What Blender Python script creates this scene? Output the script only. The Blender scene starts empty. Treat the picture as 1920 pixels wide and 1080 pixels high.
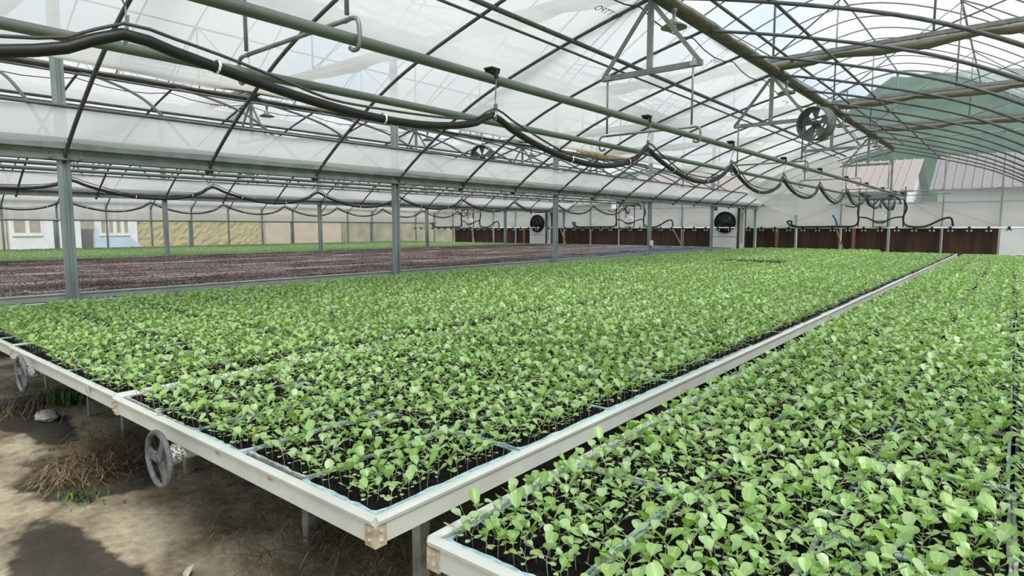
import bpy, math, random
import numpy as np
from mathutils import Vector, Matrix, Euler
random.seed(7); np.random.seed(7)
PI = math.pi
scene = bpy.context.scene
COL = scene.collection

# ---------------------------------------------------------------- camera
F_PX, PITCH, YAW = 1150.0, math.atan(113/1150), math.radians(39.22)
CZ = 1.40                                     # eye height; x = across the bays, y = along the benches
cam_d = bpy.data.cameras.new('camera'); cam = bpy.data.objects.new('camera', cam_d); COL.objects.link(cam)
cam_d.sensor_width = 36.0; cam_d.lens = 36.0*F_PX/1920; cam_d.clip_start = .05; cam_d.clip_end = 2000
cam.location = (0, 0, CZ); cam.rotation_euler = (PI/2-PITCH, 0, YAW)
scene.camera = cam

def ray(px, py):
    a, b = px-960, 540-py
    h = F_PX*math.cos(PITCH)+b*math.sin(PITCH); v = -F_PX*math.sin(PITCH)+b*math.cos(PITCH)
    c, s = math.cos(YAW), math.sin(YAW)
    return Vector((a*c-h*s, a*s+h*c, v))
def on_z(px, py, z): d = ray(px, py); t = (z-CZ)/d.z; return Vector((d.x*t, d.y*t, z))
def on_y(px, py, y): d = ray(px, py); t = y/d.y; return Vector((d.x*t, y, CZ+d.z*t))
def on_x(px, py, x): d = ray(px, py); t = x/d.x; return Vector((x, d.y*t, CZ+d.z*t))
def project(p):
    c, s = math.cos(YAW), math.sin(YAW)
    r = p[0]*c+p[1]*s; h = -p[0]*s+p[1]*c; v = p[2]-CZ
    dep = h*math.cos(PITCH)-v*math.sin(PITCH); up = v*math.cos(PITCH)+h*math.sin(PITCH)
    if dep < .05: return None
    return 960+F_PX*r/dep, 540-F_PX*up/dep, dep

# ---------------------------------------------------------------- light
scene.view_settings.view_transform = 'Standard'
try: scene.view_settings.look = 'None'
except Exception: pass
scene.view_settings.gamma = 1.0
scene.view_settings.use_curve_mapping = False
scene.view_settings.exposure = 0.56
try:
    scene.cycles.transparent_max_bounces = 24; scene.cycles.max_bounces = 8
    scene.cycles.diffuse_bounces = 4; scene.cycles.transmission_bounces = 6; scene.cycles.glossy_bounces = 2
    scene.cycles.sample_clamp_indirect = 6
except Exception: pass
world = bpy.data.worlds.new('overcast_sky'); scene.world = world; world.use_nodes = True
nt = world.node_tree; nt.nodes.clear()
def N(t, typ, **kw):
    n = t.nodes.new(typ)
    for k, v in kw.items(): setattr(n, k, v)
    return n
w_out = N(nt, 'ShaderNodeOutputWorld'); w_bg = N(nt, 'ShaderNodeBackground'); w_tc = N(nt, 'ShaderNodeTexCoord')
w_n = N(nt, 'ShaderNodeTexNoise'); w_n.inputs['Scale'].default_value = 3.2; w_n.inputs['Detail'].default_value = 7; w_n.inputs['Roughness'].default_value = .55
w_m = N(nt, 'ShaderNodeMapping'); w_m.inputs['Scale'].default_value = (1, 1, 2.2)
w_r = N(nt, 'ShaderNodeValToRGB')
w_r.color_ramp.elements[0].position = .36; w_r.color_ramp.elements[0].color = (.56, .77, .98, 1)
w_r.color_ramp.elements[1].position = .56; w_r.color_ramp.elements[1].color = (1.0, 1.0, 1.0, 1)
nt.links.new(w_tc.outputs['Generated'], w_m.inputs[0]); nt.links.new(w_m.outputs[0], w_n.inputs['Vector'])
nt.links.new(w_n.outputs['Fac'], w_r.inputs[0]); nt.links.new(w_r.outputs[0], w_bg.inputs['Color'])
w_bg.inputs['Strength'].default_value = .70
nt.links.new(w_bg.outputs[0], w_out.inputs[0])
sun_d = bpy.data.lights.new('sun_offscreen', 'SUN'); sun_d.energy = 3.1; sun_d.angle = math.radians(24); sun_d.color = (1, .97, .92)
sun = bpy.data.objects.new('sun_offscreen', sun_d); COL.objects.link(sun)
sun.rotation_euler = Vector((-.58, .22, -.78)).to_track_quat('-Z', 'Y').to_euler(); sun.location = (12, -5, 20)

# ---------------------------------------------------------------- materials
def new_mat(name):
    m = bpy.data.materials.new(name); m.use_nodes = True; m.node_tree.nodes.clear()
    return m, m.node_tree
def noise(t, scale, detail=4, coord='Object', rough=.55, sc=(1, 1, 1)):
    tc = N(t, 'ShaderNodeTexCoord'); mp = N(t, 'ShaderNodeMapping'); mp.inputs['Scale'].default_value = sc
    n = N(t, 'ShaderNodeTexNoise'); n.inputs['Scale'].default_value = scale; n.inputs['Detail'].default_value = detail
    n.inputs['Roughness'].default_value = rough
    if coord == 'World':
        g = N(t, 'ShaderNodeNewGeometry'); t.links.new(g.outputs['Position'], mp.inputs[0])
    else: t.links.new(tc.outputs[coord], mp.inputs[0])
    t.links.new(mp.outputs[0], n.inputs['Vector'])
    return n.outputs['Fac']
def ramp(t, fac, stops):
    r = N(t, 'ShaderNodeValToRGB'); e = r.color_ramp.elements
    while len(e) < len(stops): e.new(.5)
    for i, (p, c) in enumerate(stops):
        e[i].position = p; e[i].color = (*c, 1) if len(c) == 3 else c
    t.links.new(fac, r.inputs[0]); return r.outputs[0]
def mat(name, col, rough=.6, metal=0., var=.12, scale=6., coord='World', col2=None, bump=0., bscale=40., lo=.35, hi=.68, spec=.4, sc=(1, 1, 1)):
    m, t = new_mat(name)
    o = N(t, 'ShaderNodeOutputMaterial'); p = N(t, 'ShaderNodeBsdfPrincipled')
    p.inputs['Roughness'].default_value = rough; p.inputs['Metallic'].default_value = metal
    p.inputs['Specular IOR Level'].default_value = spec
    c2 = col2 or tuple(max(0, c*(1-var*2)) for c in col)
    t.links.new(ramp(t, noise(t, scale, coord=coord, sc=sc), [(lo, c2), (hi, col)]), p.inputs['Base Color'])
    if bump:
        b = N(t, 'ShaderNodeBump'); b.inputs['Strength'].default_value = bump; b.inputs['Distance'].default_value = .01
        t.links.new(noise(t, bscale, 6, coord=coord, sc=sc), b.inputs['Height']); t.links.new(b.outputs[0], p.inputs['Normal'])
    t.links.new(p.outputs[0], o.inputs[0]); return m
def film(name, col, op_lo, op_hi, scale=.6, tl=.65, gloss=.04, sc=(1, 1, 1), n_lo=.35, n_hi=.65):
    """thin polythene sheet: part clear, part milky"""
    m, t = new_mat(name)
    o = N(t, 'ShaderNodeOutputMaterial'); tr = N(t, 'ShaderNodeBsdfTransparent'); tl_ = N(t, 'ShaderNodeBsdfTranslucent')
    df = N(t, 'ShaderNodeBsdfDiffuse'); m1 = N(t, 'ShaderNodeMixShader'); m2 = N(t, 'ShaderNodeMixShader')
    tr.inputs[0].default_value = (.97, .985, 1, 1)
    tl_.inputs[0].default_value = (*col, 1); df.inputs[0].default_value = (*col, 1); m1.inputs[0].default_value = 1-tl
    t.links.new(tl_.outputs[0], m1.inputs[1]); t.links.new(df.outputs[0], m1.inputs[2])
    mr = N(t, 'ShaderNodeMapRange'); mr.inputs['From Min'].default_value = n_lo; mr.inputs['From Max'].default_value = n_hi
    mr.inputs['To Min'].default_value = op_lo; mr.inputs['To Max'].default_value = op_hi
    t.links.new(noise(t, scale, 5, 'World', .6, sc), mr.inputs['Value']); t.links.new(mr.outputs[0], m2.inputs[0])
    t.links.new(tr.outputs[0], m2.inputs[1]); t.links.new(m1.outputs[0], m2.inputs[2])
    last = m2.outputs[0]
    if gloss:
        gl = N(t, 'ShaderNodeBsdfGlossy'); gl.inputs['Roughness'].default_value = .25; m3 = N(t, 'ShaderNodeMixShader'); m3.inputs[0].default_value = gloss
        t.links.new(last, m3.inputs[1]); t.links.new(gl.outputs[0], m3.inputs[2]); last = m3.outputs[0]
    t.links.new(last, o.inputs[0]); return m

M = {}
M['galv'] = mat('galvanised_steel', (.27, .285, .28), .5, .35, .16, 9)
M['post'] = mat('galvanised_post', (.34, .40, .395), .5, .25, .2, 7, sc=(1, 1, .25))
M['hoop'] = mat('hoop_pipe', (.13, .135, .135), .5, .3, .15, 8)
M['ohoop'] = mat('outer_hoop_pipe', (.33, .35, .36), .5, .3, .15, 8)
M['ridge'] = mat('ridge_roll', (.17, .15, .12), .75, 0, .25, 10, sc=(3, .6, 3))
M['rail'] = mat('green_grey_rail', (.135, .165, .14), .45, .15, .12, 5, sc=(4, .5, 4))
M['gutter'] = mat('gutter_steel', (.24, .275, .27), .55, .25, .18, 5)
M['darkg'] = mat('dark_gutter', (.075, .08, .078), .7, 0, .2, 6)
M['black'] = mat('black_rubber', (.016, .016, .016), .5, 0, .2, 20)
M['cable'] = mat('grey_cable', (.07, .075, .075), .6, 0, .2, 20)
M['white'] = mat('white_plastic', (.78, .79, .76), .45, 0, .05, 8)
M['tankw'] = film('milky_tank', (.80, .86, .84), .92, .98, 5, .3, .05)
M['rim'] = mat('cream_aluminium', (.65, .67, .615), .45, .05, .07, 7, bump=.04)
M['rim2'] = mat('grey_aluminium', (.42, .46, .44), .5, .15, .1, 6)
M['rust'] = mat('stained_bracket', (.58, .54, .44), .6, .1, .3, 45, col2=(.38, .30, .19), bump=.2)
M['beige'] = mat('aged_cream_paint', (.60, .60, .50), .5, .05, .1, 14)
M['leg'] = mat('bench_leg_steel', (.36, .36, .30), .6, .2, .3, 12)
M['wheel'] = mat('wheel_grey', (.17, .178, .188), .6, .1, .28, 22, bump=.25, bscale=60)
M['collar'] = mat('speckled_collar', (.55, .56, .55), .6, 0, .3, 130, col2=(.09, .09, .09), lo=.45, hi=.55)
M['concrete'] = None
M['paper'] = mat('faded_label', (.70, .60, .54), .7, 0, .15, 60)
M['ink'] = mat('faded_red_ink', (.45, .16, .13), .7, 0, .1, 60)
M['inkb'] = mat('grey_print', (.09, .09, .10), .7, 0, .1, 30)
M['yellow'] = mat('yellow_card', (.82, .60, .09), .6, 0, .15, 50)
M['teal'] = mat('teal_plastic', (.05, .48, .40), .4, 0, .1, 30)
M['blue'] = mat('blue_rag', (.04, .14, .30), .7, 0, .2, 30)
M['red'] = mat('red_valve', (.35, .05, .05), .5, 0, .1, 30)
M['soil'] = mat('dark_peat', (.019, .016, .014), .95, 0, .3, 60, 'Object', col2=(.005, .0045, .004), bump=.9, bscale=150, spec=.1)
M['bed'] = mat('bench_mesh', (.02, .02, .02), .9, 0, .2, 10)
M['bplast'] = mat('black_tray_plastic', (.05, .055, .06), .45, 0, .2, 25)
M['gplast'] = mat('pale_tray_plastic', (.50, .53, .52), .4, 0, .3, 35, col2=(.22, .23, .22))
M['tblue'] = mat('blue_tray_plastic', (.52, .67, .70), .4, 0, .2, 40, col2=(.24, .42, .47))
M['curt'] = mat('curtain_bundle', (.23, .215, .165), .9, 0, .2, 5, sc=(.6, 6, 6), bump=.6, bscale=9)
M['yroll'] = mat('yellowed_film_roll', (.40, .35, .20), .6, 0, .3, 6, col2=(.34, .25, .06), lo=.42, hi=.55)
M['wood'] = mat('brown_board', (.26, .16, .10), .7, 0, .2, 20)
M['rustpost'] = mat('rusty_frame', (.30, .13, .07), .7, .1, .2, 20)
M['fanbl'] = mat('fan_black', (.012, .013, .014), .5, 0, .1, 30)
M['heater'] = mat('heater_enamel', (.72, .74, .70), .4, 0, .04, 3)
M['lampw'] = mat('lamp_reflector', (.30, .34, .27), .5, .2, .1, 12)
M['debris'] = mat('crumpled_film_scrap', (.62, .58, .52), .5, 0, .2, 30)
M['thatch'] = mat('dry_stalks', (.34, .25, .14), .85, 0, .4, 25, col2=(.07, .045, .025))
M['weed'] = mat('green_weed', (.12, .26, .05), .7, 0, .3, 30)
M['film_main'] = film('milky_roof_film', (.74, .735, .71), .58, .94, .45, .80, .02, sc=(1, .35, 1), n_lo=.38, n_hi=.58)
M['film_strip'] = film('milky_strip_film', (.80, .79, .755), .80, .93, 1.2, .75, .02)
M['film_clear'] = film('clear_roof_film', (.90, .94, .97), .10, .34, .5, .78, .03, sc=(1, .3, 1))
M['film_gable'] = film('clear_gable_film', (.80, .86, .92), .14, .26, .7, .7, .02)
M['film_wall'] = film('white_wall_curtain', (.76, .74, .71), .90, .97, 1.5, .60, .02, sc=(.4, .4, 3))
M['film_pane'] = film('clear_wall_film', (.80, .80, .78), .26, .44, 2, .6, .03)
M['film_torn'] = film('torn_film', (.94, .92, .86), .62, .85, 1.6, .75, .03)
def pad_mat():
    m, t = new_mat('wet_pad_cellulose'); o = N(t, 'ShaderNodeOutputMaterial'); p = N(t, 'ShaderNodeBsdfPrincipled')
    p.inputs['Roughness'].default_value = .9
    t.links.new(ramp(t, noise(t, 2.0, 5, 'World', .6, (3, 3, .25)), [(.35, (.030, .018, .012)), (.7, (.085, .045, .027))]), p.inputs['Base Color'])
    w = N(t, 'ShaderNodeTexWave'); w.bands_direction = 'X'; w.inputs['Scale'].default_value = 14
    g = N(t, 'ShaderNodeNewGeometry'); t.links.new(g.outputs['Position'], w.inputs['Vector'])
    b = N(t, 'ShaderNodeBump'); b.inputs['Strength'].default_value = .5; b.inputs['Distance'].default_value = .02
    t.links.new(w.outputs['Fac'], b.inputs['Height']); t.links.new(b.outputs[0], p.inputs['Normal']); t.links.new(p.outputs[0], o.inputs[0]); return m
M['pad'] = pad_mat()
def leaf_mat(name, ca, cb, cc):
    m, t = new_mat(name); o = N(t, 'ShaderNodeOutputMaterial'); p = N(t, 'ShaderNodeBsdfPrincipled')
    oi = N(t, 'ShaderNodeObjectInfo'); at = N(t, 'ShaderNodeAttribute'); at.attribute_name = 'tint'
    ad = N(t, 'ShaderNodeMath', operation='ADD'); fr = N(t, 'ShaderNodeMath', operation='FRACT')
    t.links.new(oi.outputs['Random'], ad.inputs[0]); t.links.new(at.outputs['Fac'], ad.inputs[1]); t.links.new(ad.outputs[0], fr.inputs[0])
    c = ramp(t, fr.outputs[0], [(0, ca), (.5, cb), (1, cc)])
    uv = N(t, 'ShaderNodeUVMap'); uv.uv_map = 'UVMap'; sp = N(t, 'ShaderNodeSeparateXYZ'); t.links.new(uv.outputs[0], sp.inputs[0])
    # pale midrib and side veins from the leaf's own coordinates
    s1 = N(t, 'ShaderNodeMath', operation='SUBTRACT'); s1.inputs[1].default_value = .5; t.links.new(sp.outputs[0], s1.inputs[0])
    a1 = N(t, 'ShaderNodeMath', operation='ABSOLUTE'); t.links.new(s1.outputs[0], a1.inputs[0])
    lt = N(t, 'ShaderNodeMapRange'); lt.inputs['From Min'].default_value = .02; lt.inputs['From Max'].default_value = .10; lt.inputs['To Min'].default_value = .55; lt.inputs['To Max'].default_value = 0
    t.links.new(a1.outputs[0], lt.inputs['Value'])
    m1 = N(t, 'ShaderNodeMath', operation='MULTIPLY_ADD'); m1.inputs[1].default_value = 5.; t.links.new(sp.outputs[1], m1.inputs[0])
    m0 = N(t, 'ShaderNodeMath', operation='MULTIPLY'); m0.inputs[1].default_value = -4.; t.links.new(a1.outputs[0], m0.inputs[0]); t.links.new(m0.outputs[0], m1.inputs[2])
    f2 = N(t, 'ShaderNodeMath', operation='PINGPONG'); f2.inputs[1].default_value = .5; t.links.new(m1.outputs[0], f2.inputs[0])
    l2 = N(t, 'ShaderNodeMapRange'); l2.inputs['From Min'].default_value = 0; l2.inputs['From Max'].default_value = .13; l2.inputs['To Min'].default_value = .28; l2.inputs['To Max'].default_value = 0
    t.links.new(f2.outputs[0], l2.inputs['Value'])
    mx = N(t, 'ShaderNodeMath', operation='MAXIMUM'); t.links.new(lt.outputs[0], mx.inputs[0]); t.links.new(l2.outputs[0], mx.inputs[1])
    mc = N(t, 'ShaderNodeMixRGB'); mc.inputs[2].default_value = (.58, .72, .42, 1); t.links.new(mx.outputs[0], mc.inputs[0]); t.links.new(c, mc.inputs[1])
    p.inputs['Roughness'].default_value = .38; p.inputs['Specular IOR Level'].default_value = .7
    t.links.new(mc.outputs[0], p.inputs['Base Color'])
    tl = N(t, 'ShaderNodeBsdfTranslucent'); hs = N(t, 'ShaderNodeHueSaturation'); hs.inputs['Saturation'].default_value = 1.25; hs.inputs['Value'].default_value = 1.1
    t.links.new(mc.outputs[0], hs.inputs['Color']); t.links.new(hs.outputs[0], tl.inputs[0])
    ms = N(t, 'ShaderNodeMixShader'); ms.inputs[0].default_value = .34
    t.links.new(p.outputs[0], ms.inputs[1]); t.links.new(tl.outputs[0], ms.inputs[2]); t.links.new(ms.outputs[0], o.inputs[0]); return m
M['leaf'] = leaf_mat('seedling_leaf', (.25, .435, .085), (.355, .55, .175), (.475, .64, .335))
M['cot'] = leaf_mat('seed_leaf', (.44, .54, .25), (.53, .62, .36), (.42, .56, .30))
M['leaf_far'] = leaf_mat('fine_seedling_leaf', (.24, .37, .13), (.31, .44, .19), (.38, .50, .26))
M['stem'] = mat('pale_purple_stem', (.34, .30, .24), .6, 0, .2, 40)

# ---------------------------------------------------------------- mesh helpers
class MB:
    def __init__(s): s.v = []; s.f = []; s.m = []; s.uv = {}
    def add(s, vs, fs, mi=0):
        o = len(s.v); s.v.extend([tuple(v) for v in vs]); s.f.extend([tuple(i+o for i in f) for f in fs]); s.m.extend([mi]*len(fs)); return s
    def box(s, x0, x1, y0, y1, z0, z1, mi=0):
        return s.add([(x0,y0,z0),(x1,y0,z0),(x1,y1,z0),(x0,y1,z0),(x0,y0,z1),(x1,y0,z1),(x1,y1,z1),(x0,y1,z1)],
              [(0,3,2,1),(4,5,6,7),(0,1,5,4),(1,2,6,5),(2,3,7,6),(3,0,4,7)], mi)
    def bar(s, a, b, w, h=None, mi=0):
        a, b = Vector(a), Vector(b); h = h or w; d = (b-a).normalized()
        up = Vector((0, 0, 1)) if abs(d.z) < .95 else Vector((0, 1, 0))
        r = d.cross(up).normalized(); u = r.cross(d).normalized(); vs = []
        for p in (a, b):
            for i, j in ((-1,-1),(1,-1),(1,1),(-1,1)): vs.append(p+r*(i*w/2)+u*(j*h/2))
        return s.add(vs, [(0,1,2,3),(7,6,5,4),(0,4,5,1),(1,5,6,2),(2,6,7,3),(3,7,4,0)], mi)
    def tube(s, pts, r, n=8, mi=0, cap=True, radii=None):
        P = [Vector(p) for p in pts]; k = len(P); vs = []; fs = []
        u = None
        for i in range(k):
            d = (P[min(i+1, k-1)]-P[max(i-1, 0)])
            if d.length < 1e-9: d = Vector((0, 0, 1))
            d.normalize()
            if u is None:
                t = Vector((0, 0, 1)) if abs(d.z) < .9 else Vector((1, 0, 0)); u = d.cross(t).normalized()
            else:
                u = (u-d*u.dot(d))
                if u.length < 1e-6: u = d.orthogonal()
                u.normalize()
            w = d.cross(u); rr = radii[i] if radii else r
            for j in range(n):
                a = 2*PI*j/n; vs.append(P[i]+(u*math.cos(a)+w*math.sin(a))*rr)
        for i in range(k-1):
            for j in range(n):
                j2 = (j+1) % n; fs.append((i*n+j, i*n+j2, (i+1)*n+j2, (i+1)*n+j))
        if cap: fs.append(tuple(range(n-1, -1, -1))); fs.append(tuple((k-1)*n+j for j in range(n)))
        return s.add(vs, fs, mi)
    def lathe(s, prof, c=(0,0,0), n=24, axis='Z', mi=0):
        vs = []; fs = []; c = Vector(c)
        for r, h in prof:
            for j in range(n):
                a = 2*PI*j/n; x, y = r*math.cos(a), r*math.sin(a)
                vs.append(c+(Vector((x, y, h)) if axis == 'Z' else Vector((x, h, y)) if axis == 'Y' else Vector((h, x, y))))
        for i in range(len(prof)-1):
            for j in range(n):
                j2 = (j+1) % n; fs.append((i*n+j, i*n+j2, (i+1)*n+j2, (i+1)*n+j))
        return s.add(vs, fs, mi)
    def prism(s, prof, a, b, side, mi=0, cap=True):
        """2-D profile (sideways, up) swept from a to b"""
        a, b, side = Vector(a), Vector(b), Vector(side); n = len(prof); vs = []
        for p in (a, b):
            for q, h in prof: vs.append(p+side*q+Vector((0, 0, h)))
        fs = [(j, (j+1) % n, n+(j+1) % n, n+j) for j in range(n)]
        if cap: fs += [tuple(range(n-1, -1, -1)), tuple(range(n, 2*n))]
        return s.add(vs, fs, mi)
    def grid(s, rows, mi=0):
        o = len(rows[0]); vs = [p for r in rows for p in r]
        fs = [(i*o+j, i*o+j+1, (i+1)*o+j+1, (i+1)*o+j) for i in range(len(rows)-1) for j in range(o-1)]
        return s.add(vs, fs, mi)
    def mesh(s, name, mats, smooth=False):
        me = bpy.data.meshes.new(name); me.from_pydata(s.v, [], s.f)
        for m in (mats if isinstance(mats, (list, tuple)) else [mats]): me.materials.append(M[m] if isinstance(m, str) else m)
        if len(me.materials) > 1: me.polygons.foreach_set('material_index', s.m)
        if smooth: me.polygons.foreach_set('use_smooth', [True]*len(me.polygons))
        me.update(); return me
    def build(s, name, mats, parent=None, smooth=False, **tags):
        return link(name, s.mesh(name, mats, smooth), parent, **tags)
def link(name, data, parent=None, loc=None, rot=None, label=None, cat=None, group=None, kind=None):
    o = bpy.data.objects.new(name, data); COL.objects.link(o)
    if parent is not None: o.parent = parent
    if loc is not None: o.location = loc
    if rot is not None: o.rotation_euler = rot
    return tag(o, label, cat, group, kind)
def tag(o, label=None, cat=None, group=None, kind=None):
    if label: o['label'] = label
    if cat: o['category'] = cat
    if group: o['group'] = group
    if kind: o['kind'] = kind
    return o
def empty(name, loc=(0,0,0), rot=None, **k): 
    e = link(name, None, None, loc, rot, **k); e.empty_display_size = .1; return e
def copy_tree(o, parent=None):
    c = o.copy(); COL.objects.link(c); c.parent = parent
    for ch in list(o.children): copy_tree(ch, c)
    return c
def catmull(pts, n=6):
    P = [Vector(p) for p in pts]; out = []
    for i in range(len(P)-1):
        p0, p1, p2, p3 = P[max(i-1, 0)], P[i], P[i+1], P[min(i+2, len(P)-1)]
        for j in range(n):
            t = j/n; out.append(.5*((2*p1)+(p2-p0)*t+(2*p0-5*p1+4*p2-p3)*t*t+(3*p1-p0-3*p2+p3)*t**3))
    out.append(P[-1]); return out
_T = ['', 'first', 'second', 'third', 'fourth', 'fifth', 'sixth', 'seventh', 'eighth', 'ninth', 'tenth', 'eleventh', 'twelfth', 'thirteenth', 'fourteenth', 'fifteenth', 'sixteenth', 'seventeenth', 'eighteenth', 'nineteenth', 'twentieth']
def ordw(n):
    if n <= 20: return _T[n]
    return {2: 'twenty', 3: 'thirty', 4: 'forty'}[n//10]+'-'+_T[n % 10] if n % 10 else {3: 'thirtieth', 4: 'fortieth'}[n//10]
ORD = ['first', 'second', 'third', 'fourth', 'fifth', 'sixth', 'seventh', 'eighth', 'ninth', 'tenth', 'eleventh', 'twelfth']

# ---------------------------------------------------------------- layout
BAY = 8.75; G1 = -7.65; NB = 3
PY = [2.05+4.4*i for i in range(6)]            # post rows; the last one stands in the end wall
HY = [2.05+4.4/3*i for i in range(-3, 16)]     # pipe hoops, three to a post space
YE = 24.05; Y0 = -2.5; XS = G1-2*BAY           # end wall, near end, side wall
PROF = catmull([(0, 2.06, 0), (.2, 2.24, 0), (.74, 2.60, 0), (1.5, 3.03, 0), (2.23, 3.33, 0), (3.41, 3.69, 0), (4.375, 3.93, 0)], 4)
def prof_z(dx):
    for a, b in zip(PROF, PROF[1:]):
        if a.x <= dx <= b.x: return a.y+(b.y-a.y)*(dx-a.x)/max(1e-6, b.x-a.x)
    return PROF[-1].y
def oz(dx):                                    # outer roof height, dx from the apex
    return 6.52-2.12*(abs(dx)/4.375)**1.65
BAYN = ['main green bay', 'brown tray bay', 'far side bay']

# ================================================================ floor
def floor_mat():
    m, t = new_mat('worn_concrete_floor'); o = N(t, 'ShaderNodeOutputMaterial'); p = N(t, 'ShaderNodeBsdfPrincipled')
    g = N(t, 'ShaderNodeNewGeometry')
    base = ramp(t, noise(t, 1.7, 8, 'World', .65), [(.36, (.16, .125, .08)), (.48, (.40, .335, .225)), (.60, (.62, .54, .38))])
    fine = ramp(t, noise(t, 14, 6, 'World', .7), [(.3, (.45, .42, .38)), (.62, (1, 1, 1))])
    mu = N(t, 'ShaderNodeMixRGB'); mu.blend_type = 'MULTIPLY'; mu.inputs[0].default_value = .8
    t.links.new(base, mu.inputs[1]); t.links.new(fine, mu.inputs[2])
    # wet dark soil with its own outlines
    last = mu.outputs[0]
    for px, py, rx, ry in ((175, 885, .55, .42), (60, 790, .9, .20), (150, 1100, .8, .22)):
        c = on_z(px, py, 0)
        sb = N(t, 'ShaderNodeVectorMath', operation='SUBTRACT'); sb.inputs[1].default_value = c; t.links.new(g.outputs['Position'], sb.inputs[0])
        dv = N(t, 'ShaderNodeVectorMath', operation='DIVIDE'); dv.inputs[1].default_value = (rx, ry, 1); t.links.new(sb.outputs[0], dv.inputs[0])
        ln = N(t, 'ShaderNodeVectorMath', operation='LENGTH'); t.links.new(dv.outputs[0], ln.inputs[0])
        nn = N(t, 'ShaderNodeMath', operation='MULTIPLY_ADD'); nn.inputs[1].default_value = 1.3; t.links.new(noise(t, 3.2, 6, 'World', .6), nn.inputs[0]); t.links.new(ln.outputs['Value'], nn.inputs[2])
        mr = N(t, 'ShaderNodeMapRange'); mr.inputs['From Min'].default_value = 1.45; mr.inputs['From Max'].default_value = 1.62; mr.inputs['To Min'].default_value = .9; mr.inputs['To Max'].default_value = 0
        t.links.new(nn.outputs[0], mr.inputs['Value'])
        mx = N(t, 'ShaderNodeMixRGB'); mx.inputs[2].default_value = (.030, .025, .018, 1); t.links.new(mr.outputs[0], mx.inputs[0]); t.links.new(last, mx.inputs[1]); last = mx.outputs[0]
    t.links.new(last, p.inputs['Base Color']); p.inputs['Roughness'].default_value = .85
    # stamped grid of the slab
    b = N(t, 'ShaderNodeBump'); b.inputs['Strength'].default_value = .7; b.inputs['Distance'].default_value = .02
    v = N(t, 'ShaderNodeTexVoronoi'); v.inputs['Scale'].default_value = 16; t.links.new(g.outputs['Position'], v.inputs['Vector'])
    ad = N(t, 'ShaderNodeMath', operation='MULTIPLY_ADD'); ad.inputs[1].default_value = .35; t.links.new(v.outputs['Distance'], ad.inputs[0]); t.links.new(noise(t, 22, 8, 'World', .7), ad.inputs[2])
    t.links.new(ad.outputs[0], b.inputs['Height']); t.links.new(b.outputs[0], p.inputs['Normal'])
    t.links.new(p.outputs[0], o.inputs[0]); return m
M['floor'] = floor_mat()
M['ground'] = mat('outside_ground', (.20, .22, .12), .9, 0, .2, .4, col2=(.10, .13, .05))
rows = []
xs = list(np.linspace(-27, -7, 11))+list(np.linspace(-6.6, 3, 49))+[6.5, 10]; ys = list(np.linspace(-4, 6, 51))+list(np.linspace(7, 26, 12))
for y in ys: rows.append([(x, y, (.012*math.sin(5*x+1.3*y)*math.sin(4*y+.7*x) if -6.7 < x < 2.9 and y < 6 else 0)) for x in xs])
MB().grid(rows).build('floor', 'floor', smooth=True, kind='structure', label='worn concrete and soil floor under the benches')
MB().add([(-420, -200, -.05), (420, -200, -.05), (420, 420, -.05), (-420, 420, -.05)], [(0, 1, 2, 3)]).build('ground', 'ground', kind='structure', label='grassy ground outside the greenhouse')

# ================================================================ posts and gutters
def post_prof(w=.10, d=.075, g=.018, lip=.03):
    return [(-w/2, -d/2), (w/2, -d/2), (w/2, d/2), (w/2-lip, d/2), (w/2-lip, d/2-g), (-w/2+lip, d/2-g), (-w/2+lip, d/2), (-w/2, d/2)]
def post_mesh(h):
    b = MB(); pr = post_prof(); n = len(pr); vs = [(y, x, 0) for x, y in pr]+[(y, x, h) for x, y in pr]
    # channel opening towards +x; built upright
    b.add(vs, [((j+1) % n, j, n+j, n+(j+1) % n) for j in range(n)]+[tuple(range(n)), tuple(range(2*n-1, n-1, -1))]); return b.mesh('post', 'post')
pm = post_mesh(4.33)
plate = MB().box(-.075, .075, -.16, .16, 0, .10); 
for y in (-.13, .13):
    for z in (.03, .075): plate.lathe([(0, -.09), (.012, -.09), (.012, .09), (0, .09)], (0, y, z), 8, 'X')
platem = plate.mesh('clamp', 'galv')
for b in (0, 1, -1):
    gx = G1-BAY*b
    where = 'beside the near leafy bench' if b < 0 else 'between green bench and brown trays' if b == 0 else 'between brown trays and far green bed'
    for i, y in enumerate(PY[:5]):
        t = empty('support_post', (gx, y, 0), label=f'galvanised channel post {where}, {ORD[4-i]} from the end wall', cat='post', group='posts under the inner gutters')
        link('channel', pm, t); link('gutter_clamp', platem, t, (0, 0, 2.09)); 
    if b == 0:
        link('junction_box', MB().box(-.03, .03, -.045, .045, 0, .14).mesh('box', 'white'), bpy.data.objects['support_post.003'], (.068, 0, .92))

def gutter(gx, ya, yb):
    b = MB()
    b.prism([(-.07, .05), (-.085, .14), (-.12, .14), (-.12, .15), (-.075, .155), (-.06, .062), (.06, .062), (.075, .155), (.12, .15), (.12, .14), (.085, .14), (.07, .05), (.07, -.01), (-.07, -.01)], (gx, ya, 2.10), (gx, yb, 2.10), (1, 0, 0)); return b
for b in range(2):
    gx = G1-BAY*b
    where = 'main green bench' if b == 0 else 'brown tray bench'
    t = gutter(gx, Y0, YE-.1).build('roof_gutter', 'gutter', label=f'long grey steel inner gutter beside the {where}', cat='gutter', group='inner gutters')
    MB().box(gx+.10, gx+.125, Y0, YE-.15, 2.20, 2.30).build('clamp_strip', 'gutter', t)
    MB().box(gx-.125, gx-.10, Y0, YE-.15, 2.20, 2.30).build('clamp_strip', 'gutter', t)

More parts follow.
